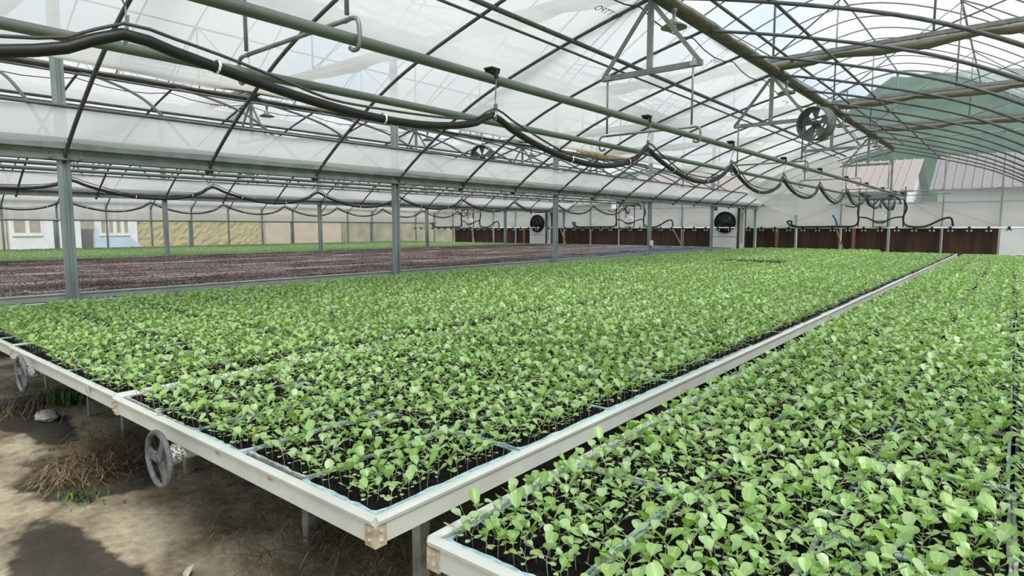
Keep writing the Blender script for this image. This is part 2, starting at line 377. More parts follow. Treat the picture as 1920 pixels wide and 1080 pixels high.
# ================================================================ outer roof (ceiling): hoops, purlins, gutters, tie beams with curtain bundles, clear film
ceil = empty('ceiling', kind='structure', label='high outer roof of pipe hoops under clear film')
def ohoop_mesh():
    pts = [(4.375*k/14, 0, oz(4.375*k/14)) for k in range(-14, 15)]
    return MB().tube(pts, .017, 6).mesh('hoop', 'ohoop', True)
ohm = ohoop_mesh()
for b in range(-1, NB):
    rx = G1-BAY*b+4.375
    for y in [2.05+1.1*i for i in range(-1, 20)]: link('hoop', ohm, ceil, (rx, y, 0))
    for dx in (0, -2.2, 2.2): MB().tube([(rx+dx, Y0, oz(dx)-.05), (rx+dx, YE, oz(dx)-.05)], .022, 6).build('purlin', 'ohoop', ceil, True)
    rows = []
    for j in range(0, 37):
        y = Y0+(YE-Y0)*j/36
        rows.append([(rx+4.375*k/12, y, oz(4.375*k/12)+.03) for k in range(-12, 13)])
    MB().grid(rows).build('clear_film', 'film_clear', ceil, True)
    for i, y in enumerate(PY[:5]):
        tb = MB().box(rx-4.37, rx+4.37, y-.03, y+.03, 4.13, 4.19).build('tie_beam', 'galv', ceil)
        pts = []; 
        # gathered screen hanging below the beam
        rws = []
        for k in range(0, 29):
            x = rx-4.3+8.6*k/28; d = .13+.03*math.sin(k*1.1+y)+.02*math.sin(k*2.3+y*2)
            ring = []
            for a in range(9):
                an = 2*PI*a/8; ring.append((x, y+.02+(.10+.015*math.sin(3*an+k))*math.sin(an), 4.125-d*(1-math.cos(an))*.5-.001))
            rws.append(ring)
        MB().grid(rws).build('curtain_bundle', 'curt', tb, True)
        for dx, s in ((0, 0), (-2.2, 0), (2.2, 0)):
            MB().tube([(rx+dx, y, 4.19), (rx+dx, y, oz(dx)-.02)], .018, 6).build('web_strut', 'galv', tb, True)
        for sx in (-1, 1):
            MB().tube([(rx, y, 4.2), (rx+sx*2.2, y, oz(2.2)-.03)], .012, 6).build('web_strut', 'galv', tb, True)
            MB().tube([(rx+sx*2.2, y, 4.2), (rx+sx*3.9, y, oz(3.9)-.03)], .012, 6).build('web_strut', 'galv', tb, True)
            MB().tube([(rx+sx*2.2, y, oz(2.2)-.03), (rx+sx*4.3, y, 4.2)], .012, 6).build('web_strut', 'galv', tb, True)
for k in range(-1, 4):
    gx = 1.1-BAY*k
    MB().prism([(-.14, 0), (-.16, .16), (-.12, .16), (-.10, .03), (.10, .03), (.12, .16), (.16, .16), (.14, 0)], (gx, Y0, 4.28), (gx, YE, 4.28), (1, 0, 0)).build('outer_gutter', 'gutter', ceil)
# drive shafts of the curtain, under the tie beams
for b in range(2):
    rx = G1-BAY*b+4.375
    s = MB().tube([(rx+.32, Y0, 4.09), (rx+.32, YE-.3, 4.09)], .02, 8)
    so = s.build('drive_shaft', 'hoop', ceil, True)
    for y in PY[:5]:
        MB().box(rx+.26, rx+.38, y-.035, y+.035, 4.03, 4.15).build('bearing', 'galv', so)

# ================================================================ inner arched roofs
TXT = {}
def text_mesh(s):
    if s in TXT: return TXT[s]
    c = bpy.data.curves.new('print', 'FONT'); c.body = s; c.size = 1; c.align_x = 'CENTER'; c.align_y = 'CENTER'
    o = bpy.data.objects.new('print', c); COL.objects.link(o); dg = bpy.context.evaluated_depsgraph_get(); dg.update()
    me = bpy.data.meshes.new_from_object(o.evaluated_get(dg)); bpy.data.objects.remove(o); TXT[s] = me
    me.materials.clear(); return me
def hoop_half(side):
    pts = [((p.x-4.375)*(1 if side < 0 else -1), 0, p.y) for p in PROF]
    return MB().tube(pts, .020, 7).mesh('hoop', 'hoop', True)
HL, HR = hoop_half(-1), hoop_half(1)
for b in range(NB):
    gl = G1-BAY*b; rx = gl+4.375
    inner = empty('ceiling', kind='structure', label=f'low inner arched roof over the {BAYN[b]}')
    for y in HY[1:]:
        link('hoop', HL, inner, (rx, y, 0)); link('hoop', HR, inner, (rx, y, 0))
    rid = MB().tube([(rx, Y0, 3.95), (rx, YE-.1, 3.95)], .042, 8).build('ridge_pipe', 'hoop', inner, True)
    # right-hand film rolled up along the ridge
    rng = random.Random(b); rws = []
    for k in range(110):
        y = Y0+(YE-.6-Y0)*k/109; r = (.058 if b == 0 else .026)+.014*rng.random()+.008*math.sin(k*.9)
        rws.append([(rx+.07+r*math.cos(2*PI*a/9)*1.1, y, 3.965+r*math.sin(2*PI*a/9)*(1+.2*rng.random())) for a in range(10)])
    MB().grid(rws).build('film_roll', 'ridge', rid, True)
    for dx, r in ((3.37, .027), (3.20, .015)):
        MB().tube([(gl+dx, Y0, prof_z(dx)-.035), (gl+dx, YE-2.1, prof_z(dx)-.035)], r, 6).build('purlin', 'hoop', inner, True)
    for dx in (3.1,):
        MB().tube([(2*rx-gl-dx, Y0, prof_z(dx)+.035), (2*rx-gl-dx, YE, prof_z(dx)+.035)], .018, 6).build('purlin', 'hoop', inner, True)
    # vent edges: bottom strip pipe, upper pipe with the rolled sheet
    MB().tube([(gl+.60, Y0, prof_z(.60)+.035), (gl+.60, YE-.2, prof_z(.60)+.035)], .017, 6).build('vent_pipe', 'hoop', inner, True)
    rws = []
    for k in range(90):
        y = Y0+(YE-.5-Y0)*k/89; r = .015+.003*math.sin(k*.35+b)**2+.016*(math.exp(-((y-3.2)/.75)**2)+math.exp(-((y-11)/1.)**2)+math.exp(-((y-17)/1.)**2))
        rws.append([(gl+1.13+r*math.cos(2*PI*a/8), y, prof_z(1.13)+.05+r*math.sin(2*PI*a/8)) for a in range(9)])
    MB().grid(rws).build('vent_roll', 'yroll', inner, True)
    # films
    def sheet(d0, d1, nd, name, m, ya=Y0, yb=YE-.15, amp=.012):
        rows = []; ny = 120
        for j in range(ny+1):
            y = ya+(yb-ya)*j/ny; ph = (y-2.05)/(4.4/3)*PI; rw = []
            for k in range(nd+1):
                dx = d0+(d1-d0)*k/nd; sag = math.sin(ph)**2
                rw.append((gl+dx, y, prof_z(dx)+.022+amp*sag*math.sin(2.1*y+4*dx)*1.0-.5*amp*sag))
            rows.append(rw)
        return MB().grid(rows).build(name, m, inner, True)
    sheet(.25, .60, 5, 'strip_film', 'film_strip')
    sheet(1.13, 4.36, 20, 'roof_film', 'film_main', yb=YE-1.0, amp=.02)
    # loose lower hem curling over the gutter
    rows = []
    for j in range(161):
        y = Y0+(YE-.2-Y0)*j/160; s = abs(math.sin((y-2.05)/(4.4/3)*PI)); w = .02+.045*s*(.6+.4*math.sin(y*1.3))
        rows.append([(gl+.26, y, prof_z(.25)+.02), (gl+.245, y, prof_z(.25)-w*.25), (gl+.235+w*.15, y, prof_z(.25)-.006-w*.75)])
    MB().grid(rows).build('loose_hem', 'film_strip', inner, True)
    if b == 0:   # yellowed end of the rolled sheet hanging loose
        up = [(1078, 281), (1105, 284), (1135, 289), (1165, 292), (1196, 293)]; lo = [(1082, 284), (1110, 292), (1140, 299), (1170, 304), (1193, 303)]
        MB().grid([[on_x(p[0], p[1], gl+1.16) for p in up], [on_x((p[0]+q[0])/2, (p[1]+q[1])/2, gl+1.22) for p, q in zip(up, lo)], [on_x(p[0], p[1], gl+1.20) for p in lo]]).build('yellow_flap', 'yroll', inner, True)
    # maker's print on the sheet, seen from its back
    if b < 2:
        tm = text_mesh('88 TTPO'); tm.materials.clear(); tm.materials.append(M['inkb'])
        dz = (prof_z(4.2)-prof_z(3.6))/.6; ang = math.atan(dz)
        def roof_hit(px, py):
            d = ray(px, py)
            for k in range(4000):
                p = d*(k*.00001); dx = p.x-G1
                if 0 < dx < 4.37 and CZ+p.z >= prof_z(dx)+.012: return dx, p.y
        spots = [(*roof_hit(px, py), sz) for px, py, sz in ((1140, 22, .13), (1345, 117, .11), (1412, 158, .09), (1472, 190, .085))] if b == 0 else [(3.9, 6.1, .12), (3.9, 9., .12)]
        for (dx, y, s) in spots:
            o = link('film_print', tm, inner, (gl+dx, y, prof_z(dx)-.004)); o.scale = (-s, s, s)
            mw = Matrix.Translation((gl+dx, y, prof_z(dx)+.008)) @ Matrix.Rotation(-ang, 4, 'Y') @ Matrix.Rotation(-PI/2-.05, 4, 'Z') @ Matrix.Diagonal((s, s, s, 1))
            o.matrix_local = mw

# ================================================================ hanging trusses, irrigation rails, hose festoons, trolleys
def make_truss():
    t = empty('hanging_truss')
    MB().box(-.61, .61, -.02, .02, 3.11, 3.17).build('bottom_chord', 'galv', t)
    MB().box(-.03, .03, -.024, .016, 3.13, 3.93).build('king_post', 'galv', t)
    for s in (-1, 1):
        MB().bar((s*.03, -.012, 3.86), (s*.58, -.012, 3.16), .02, .045).build('brace', 'galv', t)
        rod = MB().tube([(s*.52, -.03, 3.20), (s*.52, -.03, 2.50)], .012, 8).build('hanger_rod', 'galv', t, True)
        MB().box(s*.52-.035, s*.52+.035, -.045, -.02, 3.115, 3.165).build('clamp', 'rim2', rod)
        hk = [(s*.50, -.03, 2.47), (s*.56, -.03, 2.475), (s*.605, -.03, 2.46), (s*.62, -.03, 2.42), (s*.62, -.03, 2.345), (s*.60, -.03, 2.315), (s*.565, -.03, 2.315), (s*.54, -.03, 2.33)]
        MB().tube(catmull(hk, 4), .012, 8).build('hook', 'galv', t, True)
    MB().tube([(-.52, -.03, 2.475), (.52, -.03, 2.475)], .013, 8).build('hanger_bar', 'galv', t, True)
    return t
truss0 = make_truss(); first = True
for b in range(NB):
    rx = G1-BAY*b+4.375
    for i, y in enumerate(PY[:5]):
        t = truss0 if first else copy_tree(truss0); first = False
        t.location = (rx, y, 0)
        tag(t, f'triangular steel frame under {BAYN[b]} ridge, {ORD[4-i]} from the end wall', 'truss', 'hanging frames under the ridges')
RAILX = (-.545, .545)
for b in range(NB):
    rx = G1-BAY*b+4.375
    for s, dx in zip(('near the posts', 'carrying the black hose'), RAILX):
        pts = [(rx+dx, Y0+(22.6-Y0)*k/30, 2.375) for k in range(31)]
        MB().tube(pts, .031, 12).build('irrigation_rail', 'rail', smooth=True, label=f'long green-grey pipe rail of the {BAYN[b]}, {s}', cat='rail', group='overhead irrigation rails')
    # trolleys
    hy = [.95+2.2*k for k in range(-1, 10)]; hx = rx+RAILX[1]
    for k, y in enumerate(hy):
        t = empty('hose_trolley', (hx, y, 2.406), label=f'small black roller hanger on the {BAYN[b]} hose rail, {ordw(len(hy)-k)} from the end wall', cat='trolley', group=f'hose rollers in the {BAYN[b]}')
        bk = MB().box(-.035, .035, -.055, .03, .025, .038); bk.bar((-.034, -.01, .03), (-.034, -.01, -.03), .012, .03); bk.bar((.034, -.01, .03), (.034, -.01, -.03), .012, .03)
        bk.build('bracket', 'black', t)
        for yy in (-.03, .012): MB().lathe([(0, -.03), (.02, -.03), (.013, 0), (.02, .03), (0, .03)], (0, yy, .018), 10, 'X').build('roller', 'black', t)
        MB().tube([(.034, -.01, -.03), (.034, -.015, -.11), (.0, .02, -.15), (0, .02, -.19)], .0035, 6).build('wire_hook', 'galv', t)
        MB().bar((0, .025, -.185), (0, .012, -.295), .03, .006).build('strap', 'galv', t)
    # hose: one long run looped from roller to roller
    pts = []
    for k, (ya, yb) in enumerate(zip(hy, hy[1:])):
        sag = [.20, .15, .23, .24, .26, .25, .27, .25, .26, .25][k % 10]+.02*b
        for j in range(12):
            u = j/12; w = u**(1.45 if k == 1 else 1.2)
            pts.append((hx+.012*math.sin(k*2+u*6), ya+(yb-ya)*u, 2.145-sag*(4*w*(1-w))**.8-.0))
    pts.append((hx, hy[-1], 2.145)); pts += [(hx-.1, hy[-1]+.5, 1.93), (rx+.15, 21.9, 2.05)]
    h = MB().tube(catmull(pts, 2), .023, 10).build('festoon_hose', 'black', smooth=True, label=f'black irrigation hose hung in loops along the rail of the {BAYN[b]}', cat='hose', group='looped irrigation hoses')
    cp = [(p[0]+.02, p[1], p[2]+.028+.025*abs(math.sin(i*.55))) for i, p in enumerate(pts)]
    MB().tube(catmull(cp, 2), .007, 6).build('power_cable', 'cable', h, True)
    for i in range(4, len(pts)-3, 5):
        p = Vector(pts[i]); d = (Vector(pts[i+1])-p).normalized()
        MB().tube([p-d*.006+Vector((0,0,.004)), p+d*.006+Vector((0,0,.004))], .030, 10, cap=False).build('cable_tie', 'white', h)

# ================================================================ circulation fans and lamps
def make_fan():
    t = empty('circulation_fan'); R = .25
    MB().lathe([(R, -.12), (R+.012, -.12), (R+.012, .12), (R, .12), (R-.004, .12), (R-.006, -.10), (R, -.12)], n=32, axis='Y').build('housing', 'wheel', t, True)
    hub = MB().lathe([(0, -.05), (.05, -.05), (.055, .06), (0, .06)], n=16, axis='Y').build('motor_hub', 'wheel', t, True)
    for k in range(5):
        a = 2*PI*k/5+.3; rows = []
        for i in range(5):
            r = .05+.19*i/4; rw = []
            for j in range(4):
                da = (-.42+.84*j/3)*(1-.1*i/4); rw.append((r*math.cos(a+da), -.03+.06*j/3*(1-.4*i/4), r*math.sin(a+da)))
            rows.append(rw)
        MB().grid(rows).build('blade', 'galv', t, True)
    for s in (-1, 1): MB().bar((s*.245, -.09, 0), (0, -.09, 0), .012).build('guard_bar', 'wheel', t)
    MB().bar((0, .05, .25), (0, .05, .30), .03).build('mount', 'galv', t)
    return t
fan0 = make_fan(); p = on_y(1530, 232, 10.72); fan0.location = p; fan0.rotation_euler = (.06, 0, math.radians(-18))
tag(fan0, 'round grey circulation fan on the hanging frame of the main green bay', 'fan', 'circulation fans')
f2 = copy_tree(fan0); f2.location = (-9.75, 10.85, 3.06); f2.rotation_euler = (.05, 0, math.radians(20))
tag(f2, 'round grey circulation fan hanging over the brown tray bay', 'fan')
MB().tube([(-9.75, 10.85, 3.34), (-9.75, 10.85, 4.13)], .01, 6).build('hanger_rod', 'galv', f2).matrix_parent_inverse = Matrix.LocRotScale(f2.location, f2.rotation_euler, None).inverted()
def make_lamp():
    t = empty('pendant_lamp')
    MB().lathe([(0, 0), (.03, 0), (.03, -.03), (.02, -.05), (.018, -.10), (.03, -.11), (.03, -.14), (0, -.14)], n=14).build('cap', 'galv', t, True)
    MB().box(-.032, .032, -.045, -.015, -.165, -.115).build('ballast_box', 'white', t)
    MB().lathe([(.03, -.14), (.05, -.15), (.09, -.165), (.145, -.20), (.147, -.205), (.14, -.205), (.088, -.175), (.045, -.158), (.0, -.155)], n=28).build('shade', 'lampw', t, True)
    MB().lathe([(.012, -.155), (.03, -.17), (.03, -.19), (0, -.205)], n=12).build('bulb', 'white', t, True)
    return t
lamp0 = make_lamp(); fl = True
for b in range(NB):
    rx = G1-BAY*b+4.375
    for i, y in enumerate(PY[:5]):
        t = lamp0 if fl else copy_tree(lamp0); fl = False
        t.location = (rx+.16, y+.25, 3.845); tag(t, f'round dish lamp under {BAYN[b]} ridge, {ORD[4-i]} from the end wall', 'lamp', 'dish lamps under the ridges')
    pts = []
    for k, (ya, yb) in enumerate(zip(HY[2:], HY[3:])):
        for j in range(4): u = j/4; pts.append((rx-.13, ya+(yb-ya)*u, 3.86-.09*4*u*(1-u)))
    MB().tube(pts, .0075, 6).build('lamp_cable', 'cable', smooth=True, label=f'thin grey lamp cable sagging below the ridge of the {BAYN[b]}', cat='cable', group='lamp cables')

# ================================================================ end wall and side wall
wf = empty('wall_far', kind='structure', label='film-covered end wall with brown cooling pads below')
WX = [XS+BAY/6*k for k in range(0, 25)]
for k, x in enumerate(WX[:-1]):
    x2 = WX[k+1]
    if 1 <= k < 17 or k > 17: MB().box(x+.03, x2-.03, YE+.02, YE+.14, .30, 1.385).build('pad_panel', 'pad', wf)
    else: MB().add([(x, YE+.03, .1), (x2, YE+.03, .1), (x2, YE+.03, 1.4), (x, YE+.03, 1.4)], [(0, 1, 2, 3)]).build('clear_pane', 'film_pane', wf)
    rows = []
    for j in range(7):
        z = 1.40+.80*j/6; rows.append([(x+(x2-x)*i/8, YE-.03+.02*math.sin(9*z+2*x+i*.8)*math.sin(PI*i/8)+.012*math.sin(23*z+i), z) for i in range(9)])
    MB().grid(rows).build('curtain_panel', 'film_wall', wf, True)
for b in range(-1, NB):
    rx = G1-BAY*b+4.375
    for k in range(6):
        xa, xb = rx-4.375+BAY*k/6, rx-4.375+BAY*(k+1)/6
        bot = [(xa, YE, 2.2), ((xa+xb)/2, YE, 2.2), (xb, YE, 2.2)]; tp = [(q, YE, oz(q-rx)) for q in (xa, (xa+xb)/2, xb)]
        MB().grid([bot, tp]).build('gable_film', 'film_gable', wf)
    MB().tube([(rx+4.375*k/14, YE, oz(4.375*k/14)-.02) for k in range(-14, 15)], .03, 6).build('gable_hoop', 'ohoop', wf, True)
for k, x in enumerate(WX):
    dxr = min(abs(x-(G1-BAY*b+4.375)) for b in range(-1, NB)); w = .065 if k % 3 == 0 else .045
    MB().box(x-w/2, x+w/2, YE-.11-w/2, YE-.06, 0, oz(dxr)-.05).build('column', 'post', wf)
MB().box(XS, 1.1+BAY, YE-.13, YE-.07, 2.17, 2.23).build('cross_rail', 'rim2', wf)
MB().box(XS+1.4, 1.1+BAY, YE-.10, YE-.06, 1.385, 1.43).build('cross_rail', 'darkg', wf)
for z in (2.5, 4.2): MB().tube([(XS, YE-.08, z+.1), (1.1+BAY, YE-.08, z+.1)], .02, 6).build('cross_rail', 'galv', wf, True)
for px in (982, 1600, 1460-4):  # rusty door frames between the pads
    q = on_y(px, 445, YE-.12); MB().box(q.x-.05, q.x+.05, YE-.12, YE-.06, .1, 1.4).build('rusty_post', 'rustpost', wf)
for (xa, ya, xb, yb) in ((1050, 428, 1066, 457), (1263, 432, 1290, 470), (1568, 430, 1586, 472), (714+170, 428, 891, 452)):
    a = on_y(xa, ya, YE-.2); c = on_y(xb, yb+14, YE-.42)
    MB().bar(a, (c.x, c.y, max(.0, c.z)), .05, .03).build('wooden_brace', 'wood', wf)

wl = empty('wall_left', kind='structure', label='side wall of white rolled curtain above clear film panes')
SY = [2.05+4.4/3*i for i in range(-1, 16)]
for k, y in enumerate(SY[:-1]):
    y2 = SY[k+1]
    MB().box(XS-.025, XS+.025, y-.028, y+.028, 0, 4.3).build('column', 'post', wl)
    if k % 3 == 1: MB().box(XS-.05, XS+.03, y-.11, y-.04, 0, 1.66).build('stub_post', 'post', wl)
    MB().add([(XS-.03, y, .62), (XS-.03, y2, .62), (XS-.03, y2, 1.66), (XS-.03, y, 1.66)], [(0, 1, 2, 3)]).build('clear_pane', 'film_pane', wl)
    rows = []
    for j in range(6):
        z = 1.66+.66*j/5; rows.append([(XS-.05+.015*math.sin(14*z+i+y), y+(y2-y)*i/6, z) for i in range(7)])
    MB().grid(rows).build('curtain_panel', 'film_wall', wl, True)
    MB().add([(XS, y, 2.36), (XS, y2, 2.36), (XS, y2, 4.3), (XS, y, 4.3)], [(0, 1, 2, 3)]).build('upper_film', 'film_gable', wl)
MB().box(XS-.05, XS, Y0, YE, 0, .60).build('low_kerb', 'rim2', wl)
MB().tube([(XS+.03, Y0, 1.66), (XS+.03, YE, 1.66)], .03, 8).build('roll_pipe', 'galv', wl, True)
MB().box(XS-.07, XS+.05, Y0, YE, 2.31, 2.38).build('top_rail', 'darkg', wl)

# torn sheet hanging near the end wall
rows = []
hem = catmull([(1396, 360, 0), (1425, 378, 0), (1460, 396, 0), (1500, 403, 0), (1540, 392, 0), (1567, 373, 0), (1584, 350, 0)], 6)
for i in range(len(hem)):
    u = i/(len(hem)-1); yy = 20.7+.5*u
    tp = on_y(1386+181*u, 343-55*u-7*math.sin(PI*u)+2*math.sin(u*21), yy); bt = on_y(hem[i].x, hem[i].y, yy+.25); rw = []
    for j in range(15):
        v = j/14; q = tp.lerp(bt, v); q.y += .07*math.sin(v*6+u*11)*math.sin(PI*v)+.03*math.sin(u*38+v*4)*(1-v)-.22*math.sin(PI*v)*math.sin(PI*u); rw.append(q)
    rows.append(rw)
MB().grid(rows).build('torn_sheet', 'film_torn', smooth=True, label='loose torn film sheet sagging from the inner roof near the end wall', cat='plastic sheet')

# ================================================================ heaters
def make_heater():
    t = empty('fan_heater')
    body = MB().box(-.45, .45, -.02, .7, 0, 2.26).build('cabinet', 'heater', t)
    MB().box(-.452, .452, -.024, -.019, 1.06, 1.075).build('seam', 'darkg', body)
    MB().lathe([(.385, -.05), (.40, -.05), (.40, 0), (.385, 0), (.385, -.05)], (0, -.02, 1.60), 32, 'Y').build('fan_ring', 'black', t, True)
    MB().lathe([(0, -.045), (.09, -.045), (.10, -.03), (.385, -.02), (.385, -.015)], (0, -.02, 1.60), 32, 'Y').build('fan_disc', 'fanbl', t, True)
    for k in range(5):
        a = 2*PI*k/5; rows = [[(r*math.cos(a+d), -.035+.01*d, 1.60+r*math.sin(a+d)) for d in (-.3, 0, .3)] for r in (.08, .2, .34)]
        MB().grid([[(x, y-.03, z) for x, y, z in r] for r in rows]).build('blade', 'fanbl', t)
    for r in (.14, .22, .30, .37): MB().lathe([(r-.004, -.075), (r+.004, -.075)], (0, 0, 1.60), 32, 'Y').build('grille_ring', 'black', t)
    MB().box(-.43, -.30, -.03, -.02, 2.06, 2.18).build('name_plate', 'darkg', t)
    MB().box(.46, .53, -.03, .7, 0, 2.29).build('dark_frame', 'darkg', t)
    dr = MB().box(.54, .70, .0, .05, 0, 2.27).build('side_door', 'heater', t)
    MB().box(.58, .66, -.01, .0, .85, 1.95).build('door_panel', 'rim2', dr)
    return t
ht = make_heater(); ht.location = (G1-.75, 22.9, 0); tag(ht, 'white cabinet heater with black fan between green bench and end wall', 'heater', 'fan heaters at the end wall')
h2 = copy_tree(ht); h2.location = (G1-BAY-.75, 22.9, 0); tag(h2, 'white cabinet heater with black fan behind the brown trays', 'heater')

# ================================================================ spray boom carts
def make_cart(b):
    rx = G1-BAY*b+4.375
    t = empty('spray_boom_cart', (rx, 22.25, 1.40), label=f'spray boom with white tank hung from {BAYN[b]} rails', cat='spray boom', group='travelling spray booms')
    R = 2.375-1.40+.03
    fr = MB()
    for x in (-.62, .62): fr.bar((x, 0, R-.5*0-.12), (x, 0, R+.25), .03)
    fr.bar((-.62, 0, R+.02), (.62, 0, R+.02), .04); fr.bar((-.62, .25, R+.02), (.62, .25, R+.02), .04); fr.bar((-.6, 0, R-.13), (.6, 0, R-.13), .035)
    for x in (-.62, .62): fr.bar((x, 0, R+.02), (x, .25, R+.02), .035)
    fr.build('frame', 'hoop', t)
    MB().box(-.34, .30, -.04, .22, R-.10, R+.07).build('gearbox', 'galv', t)
    MB().lathe([(0, -.06), (.06, -.05), (.065, .14), (0, .15)], (.02, .1, R-.10), 12, 'Y').build('motor', 'cable', t, True)
    for x in RAILX:
        MB().box(x-.05, x+.05, -.12, .2, R+.03, R+.085).build('wheel_carriage', 'darkg', t)
    for x in (-.20, .19): MB().bar((x, 0, 0), (x, 0, R-.1), .03).build('upright', 'hoop', t)
    for x in (-.62, .62): MB().tube([(x, .0, R-.12), (x*.99, .0, .3), (x*.98, 0, .02)], .02, 8).build('drop_pipe', 'rustpost', t, True)
    MB().bar((-.22, 0, .03), (.22, 0, .03), .05, .02).build('tank_shelf', 'galv', t)
    tank = MB().prism([(-.15, .045), (.15, .045), (.165, .06), (.165, .34), (.14, .40), (.06, .43), (.045, .47), (-.045, .47), (-.06, .43), (-.14, .40), (-.165, .34), (-.165, .06)], (0, -.11, 0), (0, .11, 0), (1, 0, 0)).build('tank', 'white', t)
    MB().box(-.17, .17, -.116, .116, .20, .222).build('tank_band', 'cable', tank)
    bm = MB().tube([(-4.15, 0, 0), (4.2, 0, 0)], .026, 8).build('boom_pipe', 'white', t, True)
    for k in range(19):
        x = -4.05+.45*k; n = MB().box(x-.03, x+.03, -.032, .032, -.06, .034)
        for q in (-.05, .05): n.box(x+q-.02, x+q+.02, -.02, .02, -.075, -.04); n.lathe([(0, -.11), (.022, -.11), (.024, -.06), (0, -.06)], (x+q, 0, 0), 8, mi=1)
        n.build('spray_nozzle', ['black', 'white'], bm)
    for pts, r in (([(-.60, -.03, .80), (-.63, -.03, .5), (-.61, -.03, .2), (-.75, -.03, .05), (-1.3, -.03, .04), (-2.2, -.03, .03), (-2.6, -.03, .06), (-2.75, -.03, .2), (-2.62, -.03, .22), (-2.6, -.03, .10), (-2.4, -.03, .02)], .028),
                   ([(.60, -.03, .86), (.68, -.03, .6), (.61, -.03, .35), (.64, -.03, .12), (.85, -.03, .03), (1.2, -.03, .05), (1.6, -.03, .26), (1.8, -.03, .28), (1.86, -.03, .05)], .028),
                   ([(-.58, -.05, .33), (-.35, -.05, .30), (0, -.17, .15), (.35, -.05, .30), (.58, -.05, .33)], .022),
                   ([(-.45, -.06, R), (-.35, -.08, .72), (-.22, -.08, .70), (-.05, -.08, .9)], .018), ([(.2, -.06, R), (.45, -.07, .9), (.52, -.08, .72)], .022),
                   ([(-1.0, -.06, .70), (-.7, -.08, .66), (-.5, -.08, .82), (-.3, -.06, R)], .018)):
        MB().tube(catmull(pts, 5), r, 8).build('supply_hose', 'black', t, True)
    MB().lathe([(0, -.13), (.022, -.12), (.03, -.02), (.02, .03), (0, .03)], (0.0, -.08, .72), 10).build('red_valve', 'red', t, True)
    for s in (-1, 1):
        for xe, z0 in ((1.9, .85), (3.0, .9)): MB().tube([(s*.65, 0, z0), (s*xe, 0, .02)], .003, 4).build('stay_wire', 'cable', t)
    MB().tube([(-.66, .02, R-.03), (-2.2, .02, R-.05)], .012, 6).build('stay_bar', 'galv', t)
    MB().tube([(.62, .02, R-.03), (1.75, .02, R+.0)], .012, 6).build('stay_bar', 'galv', t)
    return t
for b in range(NB): make_cart(b)
q = on_y(1568, 415, YE-.2)
MB().tube(catmull([(q.x-.12, q.y, q.z+.22), (q.x-.02, q.y-.02, q.z+.05), (q.x, q.y-.03, q.z), (q.x+.05, q.y, q.z-.2)], 5), .03, 7).build('blue_rag', 'blue', smooth=True, label='blue rag knotted round an end wall column', cat='rag')

# ================================================================ benches
BT = .65; RH = .072
RIM = [(0, -RH), (.004, -RH), (.004, -.022), (.012, -.014), (.014, -.004), (.006, .004), (-.008, .005), (-.016, -.002), (-.016, -.012), (-.004, -.018), (-.004, -RH)]
def bench(x0, x1, y0, y1, label, group, mat_='rim', legs=(), z=BT, wheel=None, ylegs=None, cross=True):
    t = empty('seedling_bench', (0, 0, 0), label=label, cat='bench', group=group)
    L = []
    MB().prism(RIM, (x0, y0, z), (x1, y0, z), (0, -1, 0)).build('front_rim', mat_, t)
    MB().prism(RIM, (x0, y1, z), (x1, y1, z), (0, 1, 0)).build('back_rim', mat_, t)
    MB().prism(RIM, (x1, y0, z), (x1, y1, z), (1, 0, 0)).build('side_rim', mat_, t)
    MB().prism(RIM, (x0, y0, z), (x0, y1, z), (-1, 0, 0)).build('side_rim', mat_, t)
    MB().box(x0+.006, x1-.006, y0+.006, y1-.006, z-RH, z-RH+.012).build('bed', 'bed', t)
    for cx in (x0, x1):
        s = -1 if cx == x0 else 1
        br = MB().box(min(cx, cx-s*.035)-.0+min(0, s*.007), max(cx, cx-s*.035)+max(0, s*.007), y0-.008, y0+.03, z-RH-.006, z-.022)
        bo = br.build('corner_bracket', 'rust', t)
        for zz in (z-.034, z-.06):
            MB().lathe([(0, -.006), (.005, -.005), (.006, 0)], (cx-s*.018, y0-.008, zz), 8, 'Y').build('bolt', 'rust', bo)
            MB().lathe([(.006, 0), (.005, .005), (0, .006)], (cx+s*.007, y0+.012, zz), 8, 'X').build('bolt', 'rust', bo)
    for yy in (ylegs or [y0+.5+2.0*k for k in range(int((y1-y0)/2))]):
        for lx in legs:
            lg = MB().box(lx-.022, lx+.022, yy-.022, yy+.022, .0, z-RH-.03)
            lg.build('leg', 'leg', t)
        if cross and legs: MB().box(x0+.12, x1-.12, yy-.02, yy+.02, z-RH-.035, z-RH-.0).build('crossbar', 'leg', t)
    if wheel: handwheel(t, *wheel)
    return t
